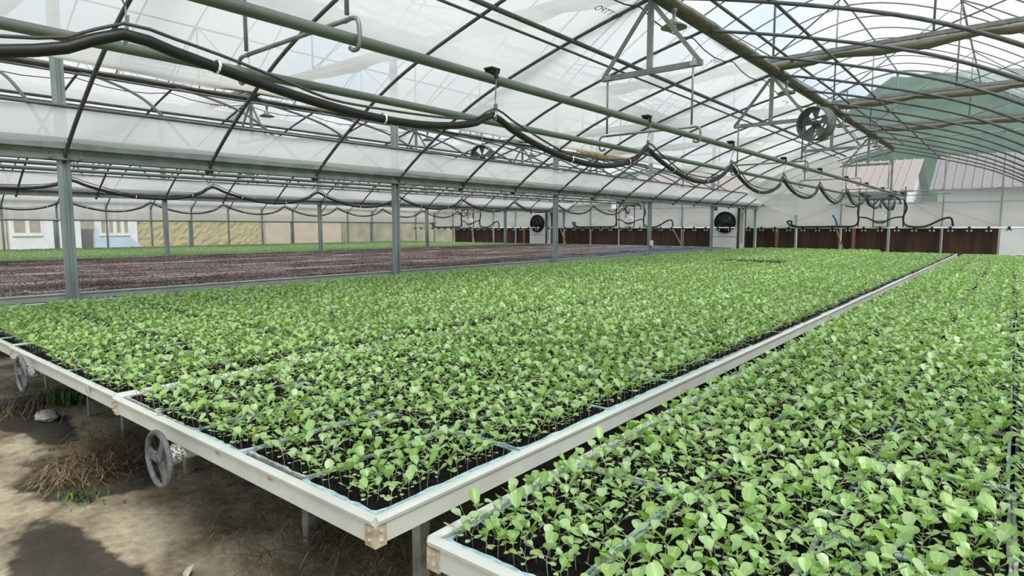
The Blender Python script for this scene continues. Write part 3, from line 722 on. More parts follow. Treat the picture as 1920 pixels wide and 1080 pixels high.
def handwheel(t, x, y, z):
    w = empty('handwheel'); w.parent = t; w.location = (x, y, z)
    R = .100; wm = MB()
    wm.tube([(R*math.cos(2*PI*k/40), 0, R*math.sin(2*PI*k/40)) for k in range(41)], .0105, 10, cap=False)
    wm.lathe([(0, -.006), (.018, -.006), (.022, .02), (.024, .05), (0, .05)], n=20, axis='Y')
    for k in range(3):
        a = PI+2*PI*k/3; rows = []
        for side in (-1, 1):
            rw = []
            for i in range(6):
                u = i/5; r = .015+(R-.018)*u; wd = .010*(1-u)+.009+.016*u**4
                rw.append((r*math.cos(a)-side*wd*math.sin(a), 0, r*math.sin(a)+side*wd*math.cos(a)))
            rows.append(rw)
        for dy in (-.006, .008): wm.grid([[(p[0], dy+.004, p[2]) for p in rw] for rw in rows])
        wm.grid([[(p[0], -.002, p[2]) for p in rows[0]], [(p[0], .012, p[2]) for p in rows[0]]]); wm.grid([[(p[0], -.002, p[2]) for p in rows[1]], [(p[0], .012, p[2]) for p in rows[1]]])
    wm.build('wheel_rim', 'wheel', w, True)
    MB().lathe([(0, .028), (.034, .028), (.036, .032), (.036, .07), (.034, .074), (0, .074)], n=20, axis='Y').build('collar', 'collar', w, True)
    MB().lathe([(.025, .07), (.025, 1.2)], n=18, axis='Y').build('shaft', 'beige', w, True)
    MB().lathe([(.0, .044), (.007, .042), (.007, .030), (0, .028)], (0.0, .052, .0), 8, 'Z').build('set_screw', 'rust', w)
W = 1.83; XA = -1.235; YB = .955; YF = 21.7
wA = on_z(298, 861, .55); wB = on_z(40, 701, .55)
bA = bench(XA-W, XA, YB, YF, 'cream-rimmed seedling bench with handwheel and two small labels on its end', 'seedling benches', legs=(-1.62, -2.35), wheel=(wA.x, wA.y, .55))
bB = bench(XA-2*W, XA-W-.032, YB+.012, YF, 'cream-rimmed seedling bench between labelled bench and outer benches, with handwheel', 'seedling benches', legs=(-3.6, -4.55), wheel=(wB.x, wB.y, .55))
bC = bench(XA-3*W, XA-2*W-.032, YB+.02, YF, 'cream-rimmed seedling bench third from the narrow black gap', 'seedling benches', legs=(-5.25, -6.32))
bD = bench(-7.47, XA-3*W-.032, YB+.03, YF, 'narrow seedling bench along the row of posts', 'seedling benches', legs=(-7.1,))
XR0, XR1 = -1.055, .775
bR = bench(XR0, XR1, .98, YF, 'seedling bench of large leafy plants across the narrow black gap', 'seedling benches', legs=(-.7, .4))
bench2 = []
xb = [-7.82, -9.65, -11.48, -13.31, -15.14, -16.27]
for k in range(5):
    bench2.append(bench(xb[k+1]+.032, xb[k], .6, 22.0, f'grey-rimmed bench of brown soil trays, {ORD[k]} from the main green bay', 'brown tray benches', 'rim2', legs=(xb[k]-.3, xb[k+1]+.3), z=.70))
xc = [-16.62, -18.45, -20.28, -22.11, -23.94, -25.07]
for k in range(5):
    bench(xc[k+1]+.032, xc[k], .6, 22.2, f'grey-rimmed bench of fine seedlings in the far bay, {ORD[k]} from the brown trays', 'far bay benches', 'rim2', legs=(xc[k]-.3, xc[k+1]+.3))
# small labels on the near bench end
for px, py, ink in ((408, 846, True), (506, 893, True), (163, 731, True)):
    c = on_y(px, py, YB-.006); lab = MB().box(c.x-.016, c.x+.016, c.y-.001, c.y+.002, c.z-.016, c.z+.016).build('paper_label', 'paper', bA if px > 200 else bB)
    b = MB()
    for j in range(3): b.box(c.x-.012, c.x+.004+.004*j, c.y-.0018, c.y-.0008, c.z+.010-.009*j-.003, c.z+.010-.009*j+.001)
    b.build('label_print', 'ink', lab)

# ================================================================ seedlings
def leaf_geo(L, Wd, curl, cup, nl, nw, pet, lift, mi=0, wav=0.):
    """petiole then blade along +x, lying near the xy plane"""
    vs = []; fs = []; uvs = []
    for i in range(nl+1):
        u = .5-.5*math.cos(PI*(i+.25)/(nl+.5)); w = Wd*max(.0, math.sin(PI*min(1, u)**1.25))**.55
        a = curl*u; x = pet*math.cos(lift)+L*u*(math.cos(lift)*.85+.15); z = pet*math.sin(lift)+L*math.sin(lift)*u*.9-L*curl*u*u*.5
        for j in range(nw+1):
            v = j/nw*2-1; vs.append((x, w*v*.5, z+cup*w*abs(v)**1.6*.5+wav*L*math.sin(u*9+v*2.)*abs(v))); uvs.append((j/nw, u))
    for i in range(nl):
        for j in range(nw):
            a = i*(nw+1)+j; fs.append((a, a+nw+1, a+nw+2, a+1))
    return vs, fs, uvs
def tri_tube(p0, p1, r0, r1):
    p0, p1 = Vector(p0), Vector(p1); d = (p1-p0).normalized(); u = d.orthogonal().normalized(); w = d.cross(u); vs = []
    for p, r in ((p0, r0), (p1, r1)):
        for k in range(4): a = PI/2*k; vs.append(p+(u*math.cos(a)+w*math.sin(a))*r)
    return [tuple(v) for v in vs], [(0, 1, 5, 4), (1, 2, 6, 5), (2, 3, 7, 6), (3, 0, 4, 7)]
def make_mesh(name, parts, mats, tint=None):
    vs, fs, ms, uv, tn = [], [], [], [], []
    for v, f, u, mi, tv in parts:
        o = len(vs); vs += v; fs += [tuple(i+o for i in q) for q in f]; ms += [mi]*len(f)
        uv += u if u else [(.2, .5)]*len(v); tn += [tv]*len(v)
    me = bpy.data.meshes.new(name); me.from_pydata(vs, [], fs)
    for m in mats: me.materials.append(M[m])
    me.polygons.foreach_set('material_index', ms); me.polygons.foreach_set('use_smooth', [True]*len(fs))
    ul = me.uv_layers.new(name='UVMap'); li = np.zeros(len(me.loops), dtype=np.int32); me.loops.foreach_get('vertex_index', li)
    ul.data.foreach_set('uv', np.array(uv, dtype=np.float32)[li].ravel())
    at = me.attributes.new('tint', 'FLOAT', 'POINT'); at.data.foreach_set('value', np.array(tn, dtype=np.float32))
    me.update(); return me
def plant_parts(rng, hi):
    """list of (name, verts, faces, uvs, material)"""
    H = rng.uniform(.026, .040); lean = Vector((rng.uniform(-.008, .008), rng.uniform(-.008, .008), H)); out = []
    sv, sf = tri_tube((0, 0, -.004), lean, .0013, .0010)
    top = lean+Vector((rng.uniform(-.004, .004), rng.uniform(-.004, .004), rng.uniform(.008, .014)))
    v2, f2 = tri_tube(lean, top, .0012, .0009); o = len(sv); sv += v2; sf += [tuple(i+o for i in q) for q in f2]
    out.append(['stem', sv, sf, None, 2])
    def place(v, az, base):
        c, s = math.cos(az), math.sin(az)
        return [(x*c-y*s+base.x, x*s+y*c+base.y, z+base.z) for x, y, z in v]
    a0 = rng.uniform(0, 2*PI)
    for k in range(2):
        L = rng.uniform(.013, .018); v, f, u = leaf_geo(L, L*1.05, rng.uniform(.1, .5), .1, 3, 2 if not hi else 4, .008, rng.uniform(-.1, .5))
        v = place(v, a0+PI*k+rng.uniform(-.3, .3), lean*.92); pv, pf = tri_tube(lean*.92, v[(2 if hi else 1)], .0007, .0006)
        out.append(['leaf', v+pv, f+[tuple(i+len(v) for i in q) for q in pf], u+[(.2, .5)]*len(pv), 1])
    n = rng.choice((3, 3, 3, 4, 4)); a1 = a0+PI/2+rng.uniform(-.4, .4)
    for k in range(n):
        big = (1, .95, .72, .42)[k]; L = rng.uniform(.029, .041)*big; lift = rng.uniform(.15, 1.05) if k < 2 else rng.uniform(.6, 1.3)
        pet = rng.uniform(.013, .026)*(.5+.5*big)
        v, f, u = leaf_geo(L, L*rng.uniform(.74, .98), rng.uniform(-.15, .38), rng.uniform(.15, .42), 6 if hi else 3, 4 if hi else 2, pet, lift, wav=.02 if hi else 0)
        v = place(v, a1+PI*k+rng.uniform(-.5, .5), top); pv, pf = tri_tube(top, v[(2 if hi else 1)], .0011, .0009)
        out.append(['leaf', v+pv, f+[tuple(i+len(v) for i in q) for q in pf], u+[(.5, .5)]*len(pv), 0])
    return out
LM = ['leaf', 'cot', 'stem']
NV = 14
var_parts = [plant_parts(random.Random(100+k), True) for k in range(NV)]
src = bpy.data.collections.new('seedling_sources')      # kept out of the scene: shapes for the bed
def src_obj(name, me):
    o = bpy.data.objects.new(name, me); src.objects.link(o); return o
for k in range(NV): src_obj(f's{k:02d}', make_mesh('seedling', [(p[1], p[2], p[3], p[4], 0.) for p in var_parts[k]], LM))
NC = 6; NXT, NYT, PXT, PYT = 8, 15, .0422, .0392
lo_parts = [plant_parts(random.Random(300+k), False) for k in range(24)]
def xform(v, c, s, sc, ox, oy, oz_): return [((x*c-y*s)*sc+ox, (x*s+y*c)*sc+oy, z*sc+oz_) for x, y, z in v]
def clump(seed, mats, scale, fill, nx=NXT, ny=NYT, px=PXT, py=PYT):
    rng = random.Random(seed); parts = []
    for i in range(nx):
        for j in range(ny):
            if rng.random() > fill: continue
            pp = rng.choice(lo_parts); a = rng.uniform(0, 2*PI); c, s = math.cos(a), math.sin(a); sc = scale*rng.uniform(.82, 1.2); tv = rng.random()
            ox = (i-(nx-1)/2)*px+rng.gauss(0, .005); oy = (j-(ny-1)/2)*py+rng.gauss(0, .005)
            for nm, v, f, u, mi in pp: parts.append((xform(v, c, s, sc, ox, oy, 0), f, u, mi, tv))
    return make_mesh('bed', parts, mats)
for k in range(NC): src_obj(f't{k:02d}', clump(500+k, LM, 1.06, .95))
fsrc = bpy.data.collections.new('far_seedling_sources')
LMF = ['leaf_far', 'leaf_far', 'stem']
for k in range(4):
    o = bpy.data.objects.new(f'f{k:02d}', clump(700+k, LMF, .70, .97)); fsrc.objects.link(o)

def instancer(name, coll, pts, mats=(), **tags):
    """pts: (x, y, z, rot_z, scale, index)"""
    me = bpy.data.meshes.new(name); me.from_pydata([p[:3] for p in pts], [], [])
    for nm, ty, i in (('rz', 'FLOAT', 3), ('sc', 'FLOAT', 4)):
        a = me.attributes.new(nm, ty, 'POINT'); a.data.foreach_set('value', np.array([p[i] for p in pts], dtype=np.float32))
    a = me.attributes.new('ix', 'INT', 'POINT'); a.data.foreach_set('value', np.array([p[5] for p in pts], dtype=np.int32))
    o = link(name, me, **tags)
    g = bpy.data.node_groups.new(name, 'GeometryNodeTree')
    g.interface.new_socket('Geometry', in_out='INPUT', socket_type='NodeSocketGeometry'); g.interface.new_socket('Geometry', in_out='OUTPUT', socket_type='NodeSocketGeometry')
    gi = N(g, 'NodeGroupInput'); go = N(g, 'NodeGroupOutput'); ip = N(g, 'GeometryNodeInstanceOnPoints'); ci = N(g, 'GeometryNodeCollectionInfo')
    ci.inputs['Collection'].default_value = coll; ci.inputs['Separate Children'].default_value = True; ci.inputs['Reset Children'].default_value = True
    def attr(nm, dt): n = N(g, 'GeometryNodeInputNamedAttribute', data_type=dt); n.inputs['Name'].default_value = nm; return n.outputs['Attribute']
    cx = N(g, 'ShaderNodeCombineXYZ'); g.links.new(attr('rz', 'FLOAT'), cx.inputs[2])
    ip.inputs['Pick Instance'].default_value = True
    g.links.new(gi.outputs[0], ip.inputs['Points']); g.links.new(ci.outputs[0], ip.inputs['Instance']); g.links.new(attr('ix', 'INT'), ip.inputs['Instance Index'])
    g.links.new(cx.outputs[0], ip.inputs['Rotation']); g.links.new(attr('sc', 'FLOAT'), ip.inputs['Scale']); g.links.new(ip.outputs[0], go.inputs[0])
    md = o.modifiers.new('instances', 'NODES'); md.node_group = g
    return o

# ---- trays
TW, TL, TH = .355, .605, .05
def tray_mesh(plast, seed):
    rng = random.Random(seed); b = MB(); w, l = TW/2-.004, TL/2-.004; j = lambda s=.004: rng.uniform(-s, s)
    ring = [(-w, -l), (w, -l), (w, l), (-w, l)]
    # lip all round, uneven like thin plastic
    outer, inner = [], []; n = 12
    for a in range(4):
        p, q = Vector((*ring[a], 0)), Vector((*ring[(a+1) % 4], 0)); d = (q-p).normalized(); nrm = Vector((-d.y, d.x, 0))
        for k in range(n):
            r = p.lerp(q, k/n); c = .009 if k else .012
            outer.append((r.x, r.y, TH+j(.003)-.002)); m = r+nrm*(c+j(.003))+(d*.013 if k == 0 else Vector()); inner.append((m.x, m.y, TH+j(.002)))
    k4 = 4*n; vs = outer+inner+[(x, y, TH-.016) for x, y, z in outer]+[(x, y, TH-.012) for x, y, z in inner]
    fs = []
    for a in range(k4):
        a2 = (a+1) % k4; fs += [(a, a2, k4+a2, k4+a), (a2, a, 2*k4+a, 2*k4+a2), (k4+a, k4+a2, 3*k4+a2, 3*k4+a)]
    b.add(vs, fs, 0)
    b.add([(-w+.02, -l+.02, 0), (w-.02, -l+.02, 0), (w-.02, l-.02, 0), (-w+.02, l-.02, 0), (-w+.006, -l+.006, TH-.014), (w-.006, -l+.006, TH-.014), (w-.006, l-.006, TH-.014), (-w+.006, l-.006, TH-.014)],
          [(0, 3, 2, 1), (0, 1, 5, 4), (1, 2, 6, 5), (2, 3, 7, 6), (3, 0, 4, 7)], 0)
    # soil in cells
    nx, ny = 16, 30; rows = []
    for y in range(ny+1):
        rw = []
        for x in range(nx+1):
            wall = (x % 2 == 0) or (y % 2 == 0)
            rw.append((-(w-.009)+2*(w-.009)*x/nx, -(l-.009)+2*(l-.009)*y/ny, TH-.006+(.002 if wall else -.006)+j(.002)))
        rows.append(rw)
    b.grid(rows, 1); return b
tr_m = {c: [tray_mesh(c, 10*i+k).mesh('tray', [c, 'soil'], False) for k in range(2)] for i, c in enumerate(('tblue', 'gplast', 'bplast'))}
tsrc = bpy.data.collections.new('tray_sources')
for i, c in enumerate(('tblue', 'gplast', 'bplast')): tsrc.objects.link(bpy.data.objects.new(f'r{i}', tr_m[c][0]))
TCN = {'tblue': 'pale blue', 'gplast': 'grey-white', 'bplast': 'black'}
def trays_of(x0, x1, y0, y1, z, left=False):
    out = []; n = max(1, int((x1-x0-.018)/TW)); ox = .013; m = int((y1-y0-.02)/TL)
    for i in range(n):
        for j in range(m): out.append((x0+ox+TW*(n-i-.5) if left else x1-ox-TW*(i+.5), y0+.014+TL*(j+.5), z, i, j))
    return out
ZB = BT-RH+.013
green = []
for (x0, x1, y0, z, key) in ((XA-W, XA, YB, ZB+.012, 'A'), (XA-2*W, XA-W-.032, YB, ZB+.012, 'B'), (XA-3*W, XA-2*W-.032, YB, ZB+.012, 'C'), (-7.47, XA-3*W-.032, YB, ZB+.012, 'D'), (XR0+.018, XR1, .98, ZB+.014, 'R')):
    for t in trays_of(x0, x1, y0, YF, z, key == 'R'): green.append((*t, key))
rngT = random.Random(3)
near_tr, far_tr, plants, clumps = [], [], [], []
cand = []
for (x, y, z, i, j, key) in green:
    if -5.05 < x < -3.35 and 12.75 < y < 13.4: continue                 # gap left in the bed
    if key == 'C' and False: continue
    pr = project((x, y, z)); 
    vis = pr is not None and -250 < pr[0] < 2170 and pr[1] < 1300
    cand.append((math.hypot(x, y) if vis else 99, x, y, z, i, j, key))
cand.sort()
def tray_scale(key, x, y):
    s = .96+.07*math.sin(x*3.1+y*1.3)*math.sin(y*.9-x)
    if key == 'D': s *= .80
    if key == 'R': s *= .97
    elif y < 2.2: s *= .93
    return s
nt_count = {}
EMPTY_Y = {'A': 19.9, 'R': 19.3}
for n_, (d, x, y, z, i, j, key) in enumerate(cand):
    c = rngT.choices(('tblue', 'gplast', 'bplast'), (.45, .28, .27) if (i == 0 or j == 0) else (.2, .17, .63))[0]
    if key == 'A' and j == 0: c = ('tblue', 'gplast', 'tblue', 'gplast', 'gplast')[i]
    if key == 'A' and i == 0 and j in (1, 2): c = 'tblue'
    if key == 'R' and i == 4 and j == 0: c = 'tblue'
    dx, dy, rz = rngT.gauss(0, .003), rngT.gauss(0, .004), rngT.gauss(0, .008)
    emp = y > EMPTY_Y.get(key, 99)
    if emp: c = 'gplast'
    if n_ < 300: near_tr.append((x+dx, y+dy, z, rz, c, key, emp, (5-i) if key == 'R' else i+1, j+1))
    elif d < 90: far_tr.append((x+dx, y+dy, z, rz, 1., ('tblue', 'gplast', 'bplast').index(c)))
    if emp: continue
    s = tray_scale(key, x, y)
    if d < 4.2:
        f = rngT.uniform(.90, .99)
        if key in 'AB' and j == 0 and i in (1, 3, 4): f = .72
        for a in range(NXT):
            for b_ in range(NYT):
                if rngT.random() > f: continue
                ox, oy = (a-(NXT-1)/2)*PXT+rngT.gauss(0, .005), (b_-(NYT-1)/2)*PYT+rngT.gauss(0, .005)
                plants.append((x+dx+ox, y+dy+oy, z+TH-.008, rngT.uniform(0, 2*PI), s*rngT.uniform(.80, 1.18), rngT.randrange(NV), key, (5-i) if key == 'R' else i+1, j+1))
    elif d < 99 or True:
        if d >= 99 and key in 'AB': pass
        clumps.append((x+dx, y+dy, z+TH-.008, rz+(PI if rngT.random() < .5 else 0), s*rngT.uniform(.97, 1.05), NV+rngT.randrange(NC)))
for (x, y, z, rz, c, key, emp, ci_, rj_) in near_tr:
    bench_n = {'A': 'labelled bench', 'B': 'second green bench', 'C': 'third green bench', 'D': 'narrow post-side bench', 'R': 'near leafy bench'}[key]
    lab = f'{"empty " if emp else ""}{TCN[c]} cell tray, {ordw(rj_)} row of {bench_n}, {ordw(ci_)} from the gap side'
    link('seedling_tray', tr_m[c][rngT.randrange(2)], None, (x, y, z), (0, 0, rz), label=lab, cat='tray', group=f'{TCN[c]} trays on the {bench_n}')
instancer('seedling_trays', tsrc, far_tr, label='more distant plastic cell trays under the green seedlings', cat='trays', kind='stuff')
# seedlings: the ones that show largest as single plants
def key_d(p):
    pr = project((p[0], p[1], p[2]+.05))
    if pr is None or not (-15 < pr[0] < 1935 and -15 < pr[1] < 1085): return 1e9
    return (Vector(p[:3])-Vector((0, 0, CZ))).length/p[4]**.5
plants.sort(key=key_d)
single, rest = plants[:300], plants[300:]
vm = []
for k in range(NV):
    vm.append([(p[0], make_mesh(p[0], [(p[1], p[2], p[3], p[4], 0.)], LM)) for p in var_parts[k]])
for (x, y, z, rz, s, v, key, ci_, rj_) in single:
    bn = 'near leafy bench' if key == 'R' else 'labelled bench'
    where = f'{ordw(ci_)} tray from the gap, {ordw(rj_)} row of the {bn}'
    t = empty('cabbage_seedling', (x, y, z), (0, 0, rz), label=f'round-leaved green seedling, {ordw(ci_)} tray from the gap, {ordw(rj_)} row of {bn}', cat='seedling', group=f'seedlings in {where}')
    t.scale = (s, s, s)
    for nm, me in vm[v]: link(nm, me, t)
bed = instancer('cabbage_seedlings', src, [p[:6] for p in rest]+clumps, label='dense carpet of round-leaved green seedlings filling the main bay benches', cat='seedlings', kind='stuff')

# far bay: fine seedlings
pts = []; ftr = []
for k in range(5):
    for (x, y, z, i, j) in trays_of(xc[k+1]+.03, xc[k], .6, 22.2, ZB+.012):
        pr = project((x, y, z))
        if pr and -200 < pr[0] < 2100:
            pts.append((x, y, z+TH-.008, PI*rngT.randrange(2), rngT.uniform(.95, 1.08), rngT.randrange(4))); ftr.append((x, y, z, 0., 1., 2))
instancer('fine_seedlings', fsrc, pts, label='bed of fine green seedlings filling the far bay by the side wall', cat='seedlings', kind='stuff')
instancer('far_seedling_trays', tsrc, ftr, label='black cell trays under the fine seedlings of the far bay', cat='trays', kind='stuff')

# brown trays
def brown_mat():
    m, t = new_mat('brown_seedbed'); o = N(t, 'ShaderNodeOutputMaterial'); p = N(t, 'ShaderNodeBsdfPrincipled'); p.inputs['Roughness'].default_value = .95; p.inputs['Specular IOR Level'].default_value = .1
    sp = ramp(t, noise(t, 42, 3, 'World', .7), [(.36, (.026, .021, .020)), (.50, (.12, .092, .085)), (.66, (.36, .29, .265))])
    oi = N(t, 'ShaderNodeObjectInfo'); v = ramp(t, oi.outputs['Random'], [(0, (.55, .52, .5)), (1, (1.15, 1.1, 1.1))])
    mu = N(t, 'ShaderNodeMixRGB'); mu.blend_type = 'MULTIPLY'; mu.inputs[0].default_value = 1; t.links.new(sp, mu.inputs[1]); t.links.new(v, mu.inputs[2])
    t.links.new(mu.outputs[0], p.inputs['Base Color']); t.links.new(p.outputs[0], o.inputs[0]); return m
M['hframe'] = mat('pale_plastic_edge', (.62, .60, .57), .6, 0, .1, 3); M['brown'] = brown_mat(); M['blueg'] = mat('blue_grey_seedbed', (.17, .21, .25), .8, 0, .3, 30, col2=(.02, .025, .03), lo=.4, hi=.6)
def brown_tray(seed, top, edge):
    rng = random.Random(seed); b = MB(); w, l = TW/2-.003, TL/2-.003
    b.add([(-w, -l, 0), (w, -l, 0), (w, l, 0), (-w, l, 0), (-w, -l, TH), (w, -l, TH), (w, l, TH), (-w, l, TH)], [(0, 1, 5, 4), (1, 2, 6, 5), (2, 3, 7, 6), (3, 0, 4, 7)], 0)
    for (xa, xb, ya, yb) in ((-w, -w+.012, -l, l), (w-(.03 if edge == 'hframe' else .012), w, -l, l), (-w, w, -l, -l+.01), (-w, w, l-.01, l)):
        b.add([(xa, ya, TH+.002), (xb, ya, TH+.002), (xb, yb, TH+.002), (xa, yb, TH+.002)], [(0, 1, 2, 3)], 0)
    nx, ny = 12, 22; rows = []
    for y in range(ny+1):
        rows.append([(-w+.006+(2*w-.012)*x/nx, -l+.006+(2*l-.012)*y/ny, TH-.004+(.014 if (x % 2 and y % 2) else 0)+rng.uniform(-.004, .005)) for x in range(nx+1)])
    b.grid(rows, 1); return b.mesh('brown_tray', [edge, top])
bt_m = [brown_tray(1, 'brown', 'bplast'), brown_tray(2, 'brown', 'hframe'), brown_tray(3, 'blueg', 'bplast')]
bsrc = bpy.data.collections.new('brown_tray_sources')
for k, me in enumerate(bt_m): bsrc.objects.link(bpy.data.objects.new(f'b{k}', me))
br = []
for k in range(5):
    for (x, y, z, i, j) in trays_of(xb[k+1]+.03, xb[k], .6, 22.0, ZB+.052):
        pr = project((x, y, z))
        if pr and -120 < pr[0] < 2000: br.append((math.hypot(x, y), x, y, z, i, j, k))
br.sort(); rest_b = []
for n_, (d, x, y, z, i, j, k) in enumerate(br):
    u = math.sin(x*2.3+y*.35)+.6*math.sin(y*1.1-x*3)
    v = 1 if ((i in (1, 4) and math.sin(j*.7+k*2+i) > .1) or rngT.random() < .05) else 0
    if (y > 11.5 and x > -9.4 and rngT.random() < .55) or (y > 15 and x > -11.5 and rngT.random() < .6): v = 2
    zz = z+rngT.uniform(0, .012); rz = rngT.gauss(0, .008)
    if n_ < 300:
        lab = ('brown soil-covered tray with pale edge', 'brown soil-covered cell tray', 'blue-grey cell tray')[(1, 0, 2)[v]]+f', {ordw(j+1)} row, {ordw(k*5+i+1)} across from the green bay posts'
        link('soil_tray', bt_m[v], None, (x, y, zz), (0, 0, rz), label=lab, cat='tray', group=('brown soil trays', 'pale-edged soil trays', 'blue-grey soil trays')[v])
    else: rest_b.append((x, y, zz, rz, 1., v))
instancer('soil_trays', bsrc, rest_b, label='distant brown soil trays filling the middle bay benches', cat='trays', kind='stuff')

# ================================================================ small things on the benches and floor
for px, py in ((476, 835), (133, 690)):
    c = on_z(px, py, BT); t = empty('yellow_tag', (c.x, c.y, BT-.02), label='yellow card tag on a stick among the seedlings '+('by the near bench end' if px > 300 else 'by the second handwheel'), cat='tag')
    MB().tube([(0, 0, -.01), (.004, 0, .06)], .0016, 5).build('stick', 'yellow', t)
    rows = [[(-.012+.002*k, .001*k, .035+.015*k), (.0+.001*k, .006+.002*k, .04+.015*k), (.013-.002*k, .001*k, .038+.015*k)] for k in range(4)]
    MB().grid(rows).build('card', 'yellow', t, True)
c = on_z(1412, 486, BT+.02); MB().lathe([(0, 0), (.06, 0), (.075, .09), (.07, .09), (.055, .012), (0, .012)], c, 12).build('teal_cup', 'teal', smooth=True, label='teal plastic cup beside the gap in the seedling bed', cat='cup')
c = on_z(88, 788, 0); rng = random.Random(5); b = MB(); rows = []
for i in range(9):
    th = PI*i/8; rows.append([(c.x+.10*math.sin(th)*math.cos(2*PI*k/12)*(1+.35*rng.random()), c.y+.06*math.sin(th)*math.sin(2*PI*k/12)*(1+.35*rng.random()), .035-.035*math.cos(th)*(1+.2*rng.random())) for k in range(12)])
for r in rows: r.append(r[0])
b.grid(rows).build('plastic_scrap', 'debris', label='crumpled pale plastic scrap lying on the dark soil', cat='scrap')
c = on_z(345, 1085, 0); MB().add([(c.x-.03, c.y, 0), (c.x+.04, c.y-.01, .005), (c.x+.03, c.y+.03, .06), (c.x-.02, c.y+.02, .03)], [(0, 1, 2), (0, 2, 3)]).build('torn_paper', 'debris', label='small torn white paper scrap on the concrete', cat='scrap')
# dry grass
def grass(name, spots, n, m, hgt, label, cat, width=.003, seed=1, lie=.8):
    rng = random.Random(seed); b = MB()
    for k in range(n):
        px, py, sx, sy = spots[k % len(spots)]; c = on_z(px, py, 0); x, y = c.x+rng.gauss(0, sx), c.y+rng.gauss(0, sy)
        a = rng.uniform(0, 2*PI); L = hgt*rng.uniform(.5, 1.4); l = min(1.5, abs(rng.gauss(lie, .3))); p = Vector((x, y, .0)); d = Vector((math.cos(a)*math.sin(l), math.sin(a)*math.sin(l), math.cos(l)))
        s = Vector((-math.sin(a), math.cos(a), 0))*width; vs = []
        if lie > .95:
            d = Vector((math.cos(a), math.sin(a), 0)); p -= d*(L*.5); hh = rng.uniform(.01, .09); z0 = rng.uniform(0, .05); bend = rng.uniform(-.5, .5)
        for i in range(5):
            u = i/4; q = p+d*(L*u)+Vector((0, 0, -L*.35*u*u*abs(math.sin(l)))); q.z = max(.004, q.z); w = (1-u*.85)
            if lie > .95: q = p+d*(L*u)+Vector((-d.y, d.x, 0))*(bend*L*u*u)+Vector((0, 0, .006+z0*(1-u)+hh*math.sin(PI*u)))
            vs += [q-s*w, q+s*w]
        b.add(vs, [(2*i, 2*i+1, 2*i+3, 2*i+2) for i in range(4)])
    return b.build(name, m, label=label, cat=cat, kind='stuff')
grass('dry_grass', [(160, 880, .16, .10), (215, 850, .22, .10), (120, 900, .08, .05), (290, 850, .3, .12)], 760, 'thatch', .30, 'tangle of dry straw-coloured grass on the floor under the bench', 'grass', seed=2, lie=1.25, width=.0025)
grass('dry_grass', [(15, 775, .16, .08), (60, 760, .4, .1)], 240, 'thatch', .2, 'dry grass clump beside the crumpled plastic scrap', 'grass', seed=3)
grass('dry_grass', [(620, 1010, .3, .2), (720, 1060, .25, .2), (560, 960, .5, .25), (820, 1000, .3, .3)], 700, 'thatch', .24, 'dry grass below the bench corner', 'grass', seed=4, lie=1.1)
grass('green_weeds', [(118, 752, .10, .07)], 260, 'weed', .10, 'small green weed patch beyond the crumpled plastic scrap', 'weeds', .008, seed=5, lie=.6)
grass('green_weeds', [(150, 935, .08, .04)], 90, 'weed', .05, 'few green sprouts at the edge of the dry grass', 'weeds', .007, seed=6, lie=.6)
# raised dark kerb behind
a, c = on_z(0, 772, 0), on_z(180, 742, 0)
rows = []
for k in range(20):
    u = k/19; q = a.lerp(c, -1+3*u); w = .012*math.sin(k*1.7); rows.append([(q.x+w, q.y, -.02), (q.x+w, q.y, .05+.008*math.sin(k*2.2)), (q.x-.16, q.y, .055), (q.x-.17, q.y, -.02)])
MB().grid(rows).build('floor_kerb', 'darkg', kind='structure', label='low dark concrete kerb under the benches')

# ================================================================ outside
M['hframe'] = mat('window_frame_white', (.80, .77, .70), .6, 0, .05, 3)
M['hwall'] = mat('white_render', (.74, .77, .80), .8, 0, .05, 1)
M['hbrown'] = mat('brown_curtain', (.33, .28, .23), .8, 0, .15, 8, sc=(1, 4, .2))
M['skyblue'] = mat('blue_paint', (.45, .58, .78), .8, 0, .05, 2)
M['bank'] = mat('leafy_bank', (.24, .33, .11), .9, 0, .2, 5, col2=(.38, .21, .10), bump=.6, bscale=9)
M['moss'] = mat('mossy_concrete', (.36, .30, .20), .9, 0, .2, 1.2, col2=(.13, .14, .06))
M['tan'] = mat('tan_render', (.52, .42, .32), .9, 0, .1, 2)
M['tile_p'] = mat('pink_roof_tile', (.38, .315, .30), .8, 0, .15, 9, sc=(.4, 3, 3)); M['tile_g'] = mat('grey_roof_tile', (.28, .25, .25), .8, 0, .2, 12, sc=(.3, 3, 3))
M['hill'] = mat('wooded_hillside', (.06, .12, .07), .95, 0, .2, .12, col2=(.02, .05, .028), bump=1., bscale=.5)
XW = -30.0
bl = empty('white_building', (0, 0, 0), label='white building with curtained windows outside the side wall', cat='building')
y0, y1 = on_x(18, 440, XW).y, on_x(258, 440, XW).y
a, b_ = on_x(152, 440, XW), on_x(177, 440, XW)
sh = MB().box(XW-.2, XW, y0, a.y, 0, 4.2).box(XW-.2, XW, b_.y, y1, 0, 4.2).box(XW-.2, XW, a.y, b_.y, 1.35, 4.2)
sh.box(XW-4, XW-3.8, y0, y1, 0, 4.2).box(XW-3.8, XW-.2, y0, y0+.2, 0, 4.2).box(XW-3.8, XW-.2, y1-.2, y1, 0, 4.2).box(XW-4, XW, y0, y1, 4.2, 4.35)
sh.build('wall', 'hwall', bl)
def win(px0, px1, n):
    a, b_ = on_x(px0, 437, XW), on_x(px1, 437, XW); f = MB().box(XW, XW+.06, a.y, b_.y, a.z-.12, 2.9).build('window_frame', 'hframe', bl)
    for k in range(n):
        w = (b_.y-a.y)/n; MB().box(XW+.055, XW+.07, a.y+w*k+.07, a.y+w*(k+1)-.07, a.z+.02, 2.75).build('pane', 'hbrown', f)
